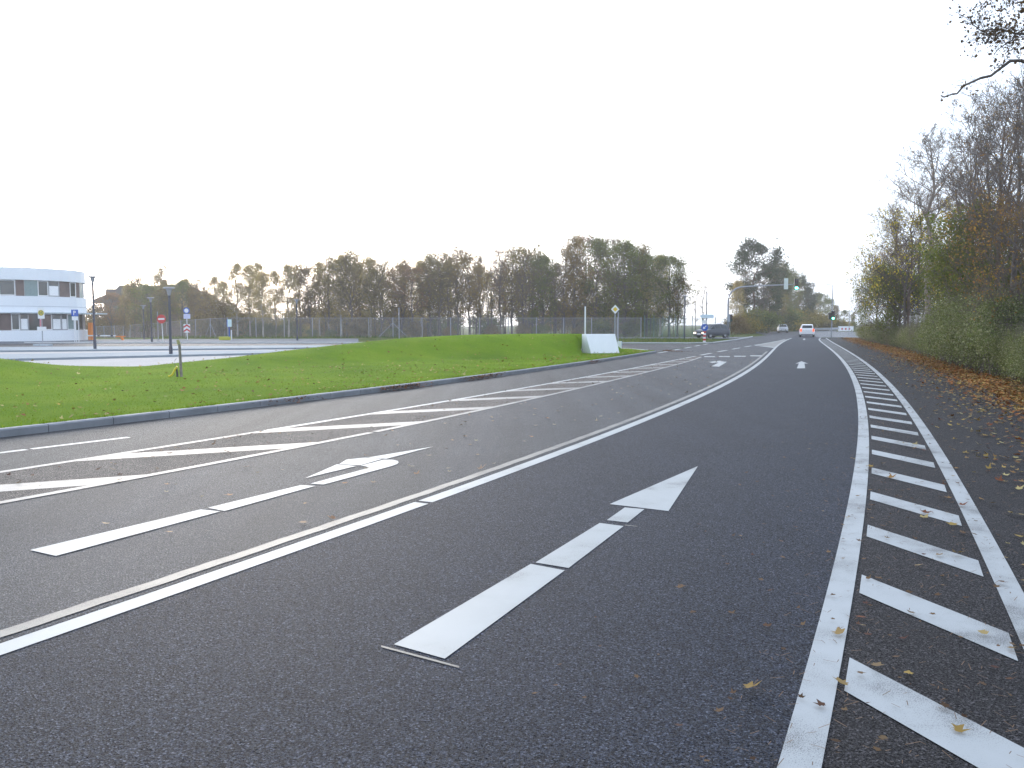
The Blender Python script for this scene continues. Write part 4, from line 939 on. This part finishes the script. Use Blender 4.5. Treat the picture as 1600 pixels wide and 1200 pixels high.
z2 = hgt(500.5, Y); MB().plate([(-.3, z2), (.28, z2), (.28, z0 - .02), (-.3, z0 - .02)], -.06, -.04).build('plate', M_white, t)
# orange barrier
Y = 82; x = on(143.5, Y); t = thing('barrier_gate', 'orange barrier column with white boom at the car park entrance', 'barrier', (x, Y, 0))
MB().box(-.2, .2, -.2, .2, 0, 1.72).build('column', M_orange, t, bevel=.03); 
L_ = on(184, Y) - x; b = MB().box(-.35, L_, -.28, -.22, .38, .50); b.build('boom', M_white, t)
for k in range(2): MB().box(.75 + k * 1.3, 1.0 + k * 1.3, -.285, -.215, .375, .505).build('boom_band', M_dpole, t)
MB().tube([(L_ + .7, -.25, -.05), (L_ + .55, -.25, .32)], .13, 8).build('rest_post', M_orange, t); MB().box(L_ + .0, L_ + .9, -.33, -.17, .30, .42).build('boom_rest', M_orange, t)

# keep left sign, delineator and direction sign on the junction island
Y = 71.5; x = on(1100, Y)
t = thing('keep_left_sign', 'round blue arrow sign above a red and white striped bollard', 'road sign', (x, Y, .0))
zc = hgt(511.5, Y); b = MB().tube([(0, 0, 0), (0, 0, zc)], .04, 8); b.build('pole', M_gpole, t)
MB().plate(disc(0, zc, .30), -.07, -.05).build('panel', M_blue, t)
a = math.pi * 1.25; ux, uz = math.cos(a), math.sin(a); px_, pz_ = -uz, ux
def L(p, q): return (ux * p + px_ * q, zc + uz * p + pz_ * q)
MB().plate([L(-.2, -.035), L(.02, -.035), L(.02, -.13), L(.2, 0), L(.02, .13), L(.02, .035), L(-.2, .035)][::1], -.076, -.071).build('white_arrow', M_white, t)
z1 = hgt(517.5, Y)
for k in range(6):
    a0, a1 = z1 * k / 6, z1 * (k + 1) / 6; MB().box(-.115, .115, -.1, -.045, a0, a1 - .002).build('stripe', M_red if k % 2 else M_white, t)
Y = 88; x = on(1103, Y); t = thing('direction_sign', 'white arrow shaped direction sign on a blue pole', 'road sign', (x, Y, 0))
MB().tube([(0, 0, 0), (0, 0, hgt(456, Y))], .06, 8).build('pole', M_dpole, t)
z0, z1 = hgt(497, Y), hgt(491.5, Y); zm = (z0 + z1) / 2; MB().plate([(-.75, zm), (-.5, z0), (.75, z0), (.75, z1), (-.5, z1)], -.1, -.07).build('arrow_panel', plain('pale blue panel', (.62, .75, .85), .4), t)
z0, z1 = hgt(505.5, Y), hgt(500.5, Y); MB().plate([(-.5, z0), (.0, z0), (.0, z1), (-.5, z1)], -.1, -.07).build('small_panel', M_white, t)
# traffic signal mast
def signal_head(name, parent, x, z, lit, face=-1, y=0., s=1.0):
    h = MB().box(x - .17 * s, x + .17 * s, y - .13, y + .13, z - .48 * s, z + .48 * s).build(name, plain('signal housing', (.02, .03, .03), .5), parent, bevel=.03)
    for k, c in enumerate(('red', 'amber', 'green')):
        zz = z + (.3 - .3 * k) * s
        em = {'red': (.6, .02, .02), 'amber': (.6, .3, .02), 'green': (.12, 1, .62)}[c]
        on_ = (c == lit)
        l = MB().tube([(x, y + face * .135, zz), (x, y + face * .165, zz)], .115 * s, 16)
        m = plain('%s lens %s' % (c, 'lit' if on_ else 'off'), tuple(v * .08 + .01 for v in em) if not on_ else em, .3, emit=em if on_ else None, es=14 if on_ else 0)
        l.build('lens', m, h)
        MB().tube([(x, y + face * .131, zz + .115 * s), (x, y + face * .33, zz + .12 * s)], [.05, .04], 6).build('visor', plain('signal housing', (.02, .03, .03), .5), h)
    return h
x, y = at(1137, 527.5); t = thing('signal_mast', 'curved grey traffic signal mast reaching over the junction', 'traffic signal', (x, y, 0))
zt = hgt(445, y); z0 = hgt(468, y); L_ = on(1243, y) - x; q = on(1162, y) - x
arc = [(0, 0, 0), (0, 0, z0)] + [(q * (1 - math.cos(a)), 0, z0 + (zt - .25 - z0) * math.sin(a)) for a in (.3, .6, .9, 1.2, 1.5)] + [(L_ * .6, 0, zt - .1), (L_ * .93, 0, zt)]
MB().tube(arc, [.11, .10, .10, .095, .09, .09, .085, .07, .05], 10).build('pole', M_gpole, t, smooth=True)
MB().box(-.13, .16, -.26, -.1, hgt(503, y), hgt(491, y)).build('control_box', plain('grey box', (.35, .38, .42), .5), t)
signal_head('side_signal', t, .32, hgt(497, y), 'none', s=.9)
xb_ = on(1225, y) - x; MB().box(xb_ - .24, xb_ + .24, -.16, -.12, hgt(452.5, y), hgt(435.5, y)).build('backboard', plain('signal backboard', (.6, .66, .62), .5), t, bevel=.02)
signal_head('signal_head', t, L_ - .12, hgt(448, y) + .22, 'green', s=1.35)
MB().tube([(xb_ + .2, 0, zt - .02), (L_ - .2, 0, zt + .06)], .03, 6).build('arm_tip', M_gpole, t)
x, y = at(1299, 527.5); t = thing('signal_post', 'far signal post with lamp arm right of the white car', 'traffic signal', (x, y, 0))
H = hgt(446, y); MB().tube([(0, 0, 0), (0, 0, H * .5), (0, 0, H)], [.085, .07, .045], 8).build('pole', M_gpole, t); MB().tube([(0, 0, H), (-.3, 0, H + .08), (-.85, 0, H + .12)], [.03, .03, .05], 6).build('lamp_arm', M_gpole, t)
signal_head('signal_head', t, 0, hgt(493, y), 'green', y=-.25, s=1.1); signal_head('side_signal', t, -.3, hgt(494, y), 'none', y=-.1, s=.8)
# striped barrier
Y = 150; x = on(1321, Y); t = thing('road_barrier', 'white road barrier with three red squares closing the far side road', 'barrier', (x, Y, -.02))
z0, z1 = hgt(517, Y), hgt(509.5, Y); MB().box(-1.45, 1.3, -.05, .05, z0, z1).build('panel', M_white, t)
for k in range(3): MB().plate(disc(-.75 + k * .65, (z0 + z1) / 2 - .05, .17, 8), -.06, -.051).build('red_mark', M_red, t)
for dx in (-1.2, 0, 1.1): MB().box(dx - .05, dx + .05, -.04, .04, 0, z0).build('leg', M_gpole, t)
Y = 140; t = thing('guard_rail', 'pale guard rail curving towards the striped barrier', 'guard rail', (on(1250, Y), Y, 0))
rp = [(on(1250, 150) - on(1250, Y), 10, .7), (on(1275, 146) - on(1250, Y), 6, .72), (on(1296, 144) - on(1250, Y), 4, .75), (on(1310, 146) - on(1250, Y), 6, .8)]
b = MB()
for p_, q_ in zip(rp[:-1], rp[1:]): b.quad((p_[0], p_[1], p_[2] - .18), (q_[0], q_[1], q_[2] - .18), (q_[0], q_[1], q_[2] + .18), (p_[0], p_[1], p_[2] + .18))
o = b.build('rail', plain('weathered rail', (.4, .41, .42), .6), t); sm = o.modifiers.new('s', 'SOLIDIFY'); sm.thickness = .06
for p_ in rp: MB().tube([(p_[0], p_[1] + .06, 0), (p_[0], p_[1] + .06, p_[2])], .05, 6).build('post', M_gpole, t)

# stake and young tree guard on the lawn
x, y = at(283.5, 588, .12); zb = float(lawn_z(np.array(x), np.array(y))); H = hgt(531, y) - zb
t = thing('wooden_stake', 'weathered wooden stake with pale top standing in the lawn', 'stake', (x, y, zb)); t.rotation_euler = (.0, -.035, 0)
MB().tube([(0, 0, -.1), (0, 0, H * .88)], .038, 10).build('shaft', plain('weathered wood', (.21, .185, .17), .85, var=.3, scale=12), t)
MB().tube([(-.01, 0, H * .88), (-.035, 0, H)], [.048, .042], 10).build('bark_top', plain('lichen bark', (.30, .29, .14), .9, var=.3, scale=20), t)
t = thing('sapling', 'tiny dark sapling stem tied to the wooden stake', 'sapling', (x - .10, y - .03, zb))
MB().tube([(0, 0, -.03), (-.005, 0, .14), (-.03, 0, .27)], [.034, .028, .02], 8).build('stem', plain('black guard', (.03, .03, .035), .6), t)
MB().tube([(-.03, 0, .27), (-.07, 0, .36), (-.06, 0, .47), (-.02, .02, .52)], [.012, .0055, .007, .006], 6).build('twig', B_grey, t)
t = thing('drain_pipe', 'bent yellow watering pipe sticking out of the lawn by the stake', 'pipe', (x - .13, y - .06, zb))
MB().tube([(.03, 0, .29), (-.03, 0, .20), (-.10, 0, .07), (-.14, 0, .035), (-.21, 0, .02)], .027, 10).build('pipe_body', plain('yellow plastic', (.72, .60, .03), .4), t)
MB().tube([(.03, 0, .288), (.035, 0, .30)], .031, 10).build('pipe_rim', plain('yellow plastic', (.72, .60, .03), .4), t)

# ------------------------------------------------------------------ cars
def glassmat():
    m = plain('car glass', (.02, .026, .03), .08, var=.02); return m
def car(label, paint_col, loc, rz, stations, Lw, wheel_r=.32, axles=(-1.3, 1.3), glow=None, tail=None, roof_glass=False):
    # stations: x, z_sill, z_belt, z_top, w_belt, w_top  (x forward)
    t = thing('car', label, 'car', loc, rz); pm = plain('car paint %.2f %.2f' % (paint_col[0], paint_col[2]), paint_col, .28, var=.02)
    b = MB(); n = 10
    for x, zs, zb, zt, wb, wt in stations:
        b.v += [(x, wb * .86, zs), (x, wb, zs + .14), (x, wb * 1.0, (zs + zb) / 2 + .05), (x, wb * .96, zb), (x, wt, zt), (x, -wt, zt), (x, -wb * .96, zb), (x, -wb, (zs + zb) / 2 + .05), (x, -wb, zs + .14), (x, -wb * .86, zs)]
    m = len(stations)
    for k in range(m - 1):
        for j in range(n): q = (j + 1) % n; b.f.append((k * n + j, k * n + q, (k + 1) * n + q, (k + 1) * n + j))
    b.f.append(tuple(range(n - 1, -1, -1))); b.f.append(tuple((m - 1) * n + j for j in range(n)))
    b.build('body', pm, t, bevel=.03)
    gm = glassmat()
    st = stations
    for sgn in (1, -1):                        # side windows
        for k in range(m - 1):
            a, c = st[k], st[k + 1]
            if min(a[3] - a[2], c[3] - c[2]) > .3 or (max(a[3] - a[2], c[3] - c[2]) > .35 and min(a[3] - a[2], c[3] - c[2]) > .02):
                def P(s, f, e): return (s[0] + e, sgn * ((s[4] * .96) * (1 - f) + s[5] * f + .012), s[2] * (1 - f) + s[3] * f)
                g_ = MB().quad(P(a, .10, .05), P(c, .10, -.05), P(c, .82, -.05), P(a, .82, .05)); g_.build('side_window', gm, t)
    # windscreens: between stations flagged by slope of roof
    for k in range(m - 1):
        a, c = st[k], st[k + 1]; da, dc = a[3] - a[2], c[3] - c[2]
        if abs(da - dc) > .25:
            hi, lo = (c, a) if dc > da else (a, c); o_ = -.02 if hi is c else .02
            def Q(f, s): 
                x = lo[0] * (1 - f) + hi[0] * f + o_; z = lo[3] * (1 - f) + hi[3] * f + .012; w_ = (lo[5] * (1 - f) + hi[5] * f) - .06; return (x, s * w_, z)
            MB().quad(Q(.12, -1), Q(.12, 1), Q(.9, 1), Q(.9, -1)).build('windscreen' if hi is a else 'rear_window', gm, t)
    for ax in axles:
        for sgn in (1, -1):
            wy = sgn * (Lw - .11); wl = MB().tube([(ax, wy - .1, wheel_r), (ax, wy + .1, wheel_r)], wheel_r, 20).build('wheel', M_black, t)
            MB().tube([(ax, wy + sgn * .101, wheel_r), (ax, wy + sgn * .112, wheel_r)], wheel_r * .6, 14).build('rim', plain('alloy', (.4, .41, .43), .35, .6), wl)
    xf, xr = st[-1][0], st[0][0]; f_, r_ = st[-1], st[0]
    for sgn in (1, -1):
        MB().box(xf - .04, xf + .02, min(sgn * .42, sgn * .74), max(sgn * .42, sgn * .74), f_[2] - .2, f_[2] - .05).build('headlight', plain('headlight lit' if glow else 'headlight', (.8, .8, .75), .2, emit=(1, .85, .6) if glow else None, es=5 if glow else 0), t, bevel=.02)
        MB().box(xr - .02, xr + .06, min(sgn * .60, sgn * .80), max(sgn * .60, sgn * .80), r_[2] - .22, r_[2] + .12).build('tail_light', plain('tail lamp lit' if tail else 'tail lamp', (.75, .08, .03), .3, emit=(1, .16, .04) if tail else None, es=1.2 if tail else 0), t, bevel=.02)
    MB().box(xr - .03, xr - .005, -.26, .26, .50, .61).build('number_plate', M_white, t); MB().box(xf + .005, xf + .03, -.26, .26, .40, .51).build('number_plate', M_white, t)
    MB().box(xr - .035, xr + .05, -.72, .72, .26, .36).build('bumper_trim', plain('grey trim', (.1, .1, .11), .6), t); MB().box(xf - .05, xf + .03, -.6, .6, .25, .38).build('grille', M_black, t)
    return t
HATCH = [(-1.85, .30, .88, .92, .80, .60), (-1.78, .26, .93, 1.02, .86, .64), (-1.50, .24, .97, 1.45, .88, .60), (-.6, .22, .96, 1.53, .88, .60), (.35, .22, .95, 1.50, .88, .60), (1.05, .22, .93, .97, .88, .70), (1.65, .24, .80, .83, .86, .66), (1.85, .30, .66, .70, .78, .58)]
WAGON = [(-2.2, .32, .92, .96, .82, .62), (-2.12, .28, .98, 1.08, .90, .66), (-1.75, .25, 1.0, 1.50, .92, .64), (-.6, .24, .99, 1.60, .92, .64), (.45, .24, .98, 1.55, .92, .64), (1.25, .24, .96, 1.0, .92, .76), (2.0, .26, .84, .87, .9, .7), (2.25, .32, .70, .74, .80, .6)]
x, y = at(1269.5, 527); 
car('white hatchback driving away in the right lane, seen from behind', (.78, .79, .80), (x, y + 1.9, .01), R(90 - 19), HATCH, .86, tail=True)
x, Y = on(1222, 152), 152
car('silver car coming towards the camera on the far left of the road', (.42, .43, .45), (x, Y, .01), R(-90 - 14), HATCH, .86)
car('dark blue estate car with lit headlight waiting in the side road', (.045, .055, .072), (on(1111.5, 94.5), 94.5, .01), R(180 + 38), WAGON, .9, glow=True)
xw, yw = on(426, 150), 150
car('small white car glimpsed through the mesh fence below the birches', (.75, .77, .79), (xw, yw, float(dip(xw, yw)) - .03), R(-70), HATCH, .86)

# ------------------------------------------------------------------ curved office building
t = thing('office_building', 'white two storey building with rounded corner and ribbon windows', 'building', (-44, 76, 0)); BX0, BY0 = -44, 76
def outline(off=0.0):
    P = [(-84, 69.6), (-63, 72.6), (-56, 73.9)]
    c = (-48.6, 81.2); r = 6.3 + off
    pts = [(x - .12 * off, y - off) for x, y in P]
    for k in range(25):
        a = R(-108 + k * 9.5); pts.append((c[0] + r * math.cos(a), c[1] + r * math.sin(a)))
    pts += [(-84, 84)]
    return [(x - BX0, y - BY0) for x, y in pts]
M_clad = plain('pale cladding', (.80, .84, .88), .45, var=.03, scale=.4)
M_clad2 = plain('cladding joint', (.34, .38, .42), .6)
zr, z4, z3, z2, z1 = 6.75, 5.62, 4.15, 2.68, 1.0
MB().prism(outline(0), z4, zr).build('parapet', M_clad, t); MB().prism(outline(0), z2, z3).build('wall_band', M_clad, t); MB().prism(outline(0), -.1, z1).build('wall_base', M_clad, t)
b = MB()
for zz in (z2 + .52, ): b.prism(outline(.012), zz, zz + .035)
b.build('panel_joint', M_clad2, t)
b = MB().prism(outline(.35), z2 - .12, z2 - .002); b.build('ledge', plain('ledge', (.5, .56, .6), .5), t)
MB().box(1.4, 3.35, 5.0, 7.5, z2 - .14, z2 - .02).build('canopy', plain('ledge', (.5, .56, .6), .5), t)
MB().prism(outline(-2.2), -.05, zr - .2).build('inner_wall', plain('interior dark', (.10, .095, .095), .9, var=.5, scale=.7), t)
G1 = plain('window glass', (.05, .06, .06), .06, var=.3, scale=.3, spec=.9); G2 = plain('painted_reflection', (.62, .65, .66), .5, var=.1); G5 = plain('painted sky reflection', (.85, .87, .88), .15, var=.05); G3 = plain('teal glass', (.22, .30, .30), .2); G4 = plain('curtain', (.115, .08, .075), .5, var=.4, scale=1.0)  # palest two hold a bright sky reflection as colour
OL = outline(-.18); seq = []
dist = 0
for k in range(2, len(OL) - 3):
    pass
# walk the outline and cut it into panes
P = OL[:24]; cum = [0]
for a, c in zip(P[:-1], P[1:]): cum.append(cum[-1] + math.hypot(c[0] - a[0], c[1] - a[1]))
def walk(s):
    k = max(i for i in range(len(cum)) if cum[i] <= s + 1e-9); k = min(k, len(P) - 2); f = (s - cum[k]) / (cum[k + 1] - cum[k]); return (P[k][0] * (1 - f) + P[k + 1][0] * f, P[k][1] * (1 - f) + P[k + 1][1] * f)
rb = random.Random(9); 
for lvl, (za, zb_) in enumerate(((z1, z2 - .12), (z3, z4))):
    s = 14.0; k = 0
    while s < cum[-1] - .6:
        wd = rb.choice([.7, 1.1, 1.3, .95]); e = min(s + wd, cum[-1]); fr = rb.random()
        a, c = walk(s), walk(e)
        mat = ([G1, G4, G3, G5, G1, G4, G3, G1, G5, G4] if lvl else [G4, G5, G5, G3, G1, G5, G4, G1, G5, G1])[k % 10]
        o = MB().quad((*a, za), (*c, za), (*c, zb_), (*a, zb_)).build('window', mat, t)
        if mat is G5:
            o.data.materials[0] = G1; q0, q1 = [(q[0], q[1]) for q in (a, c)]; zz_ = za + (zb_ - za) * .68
            MB().quad((q0[0], q0[1] - .012, za + .04), (q1[0], q1[1] - .012, za + .04), (q1[0], q1[1] - .012, zz_), (q0[0], q0[1] - .012, zz_)).build('painted_reflection', G5, o)  # white lower panel paints the bright reflection onto the pane
        fm = MB(); 
        dxn, dyn = (c[0] - a[0]) / wd, (c[1] - a[1]) / wd
        if k % 3 == 0 or mat is G5:
            for q_, r_ in ((a, .05), (c, -.05)):
                mx_ = (q_[0] + dxn * r_, q_[1] + dyn * r_ - .03); fm.tube([(*mx_, za + .02), (*mx_, zb_ - .02)], .045, 4)
            for zz in (za + .06, zb_ - .06): fm.tube([(a[0], a[1] - .03, zz), (c[0], c[1] - .03, zz)], .045, 4)
            fm.build('frame', M_white if k % 3 == 0 else M_back, o)
        else:
            fm.tube([(a[0], a[1] - .02, za), (a[0], a[1] - .02, zb_)], .025, 4); fm.build('frame', M_back, o)
        s = e; k += 1
# distant brown house with stepped roof
Y = 150; t = thing('distant_house', 'distant brown house with stepped grey roof above the trees', 'house', (on(215, Y), Y, -1.2))
M_roof = plain('grey roof', (.11, .10, .095), .8); M_br = plain('brown brick', (.17, .11, .085), .8)
sc = Y / F
def hx_(px): return (px - 215) * sc
def hz_(py): return hgt(py, Y) + 1.2
MB().box(hx_(165), hx_(310), 0, 10, 0, hz_(470)).build('wall', M_br, t)
b = MB().plate([(hx_(150), hz_(474)), (hx_(325), hz_(474)), (hx_(300), hz_(460)), (hx_(272), hz_(445)), (hx_(232), hz_(448)), (hx_(232), hz_(449)), (hx_(192), hz_(446)), (hx_(186), hz_(452)), (hx_(170), hz_(452)), (hx_(170), hz_(461)), (hx_(152), hz_(468))][::1], -.4, 10.4); b.build('roof', M_roof, t)
MB().box(hx_(245), hx_(250), 3, 4, hz_(445), hz_(436)).build('chimney', M_br, t)
for k in range(5): MB().box(hx_(180 + k * 25), hx_(190 + k * 25), -.06, .0 - .01, hz_(492), hz_(478)).build('window', G1, t)

# ------------------------------------------------------------------ air
mh = bpy.data.materials.new('haze'); mh.use_nodes = True; t_ = mh.node_tree; t_.nodes.clear()
vo = t_.nodes.new('ShaderNodeVolumePrincipled'); vo.inputs['Density'].default_value = HAZE; vo.inputs['Anisotropy'].default_value = .62; vo.inputs['Color'].default_value = (.96, .97, 1, 1)  # scattering volume added to lift far tones the way glare does
t_.links.new(vo.outputs[0], t_.nodes.new('ShaderNodeOutputMaterial').inputs['Volume'])
o = MB().box(-920, 920, -220, 920, -2.5, 26).build('haze', mh); o['kind'] = 'stuff'; o['label'] = 'thin pale haze added to imitate glare over the whole scene'
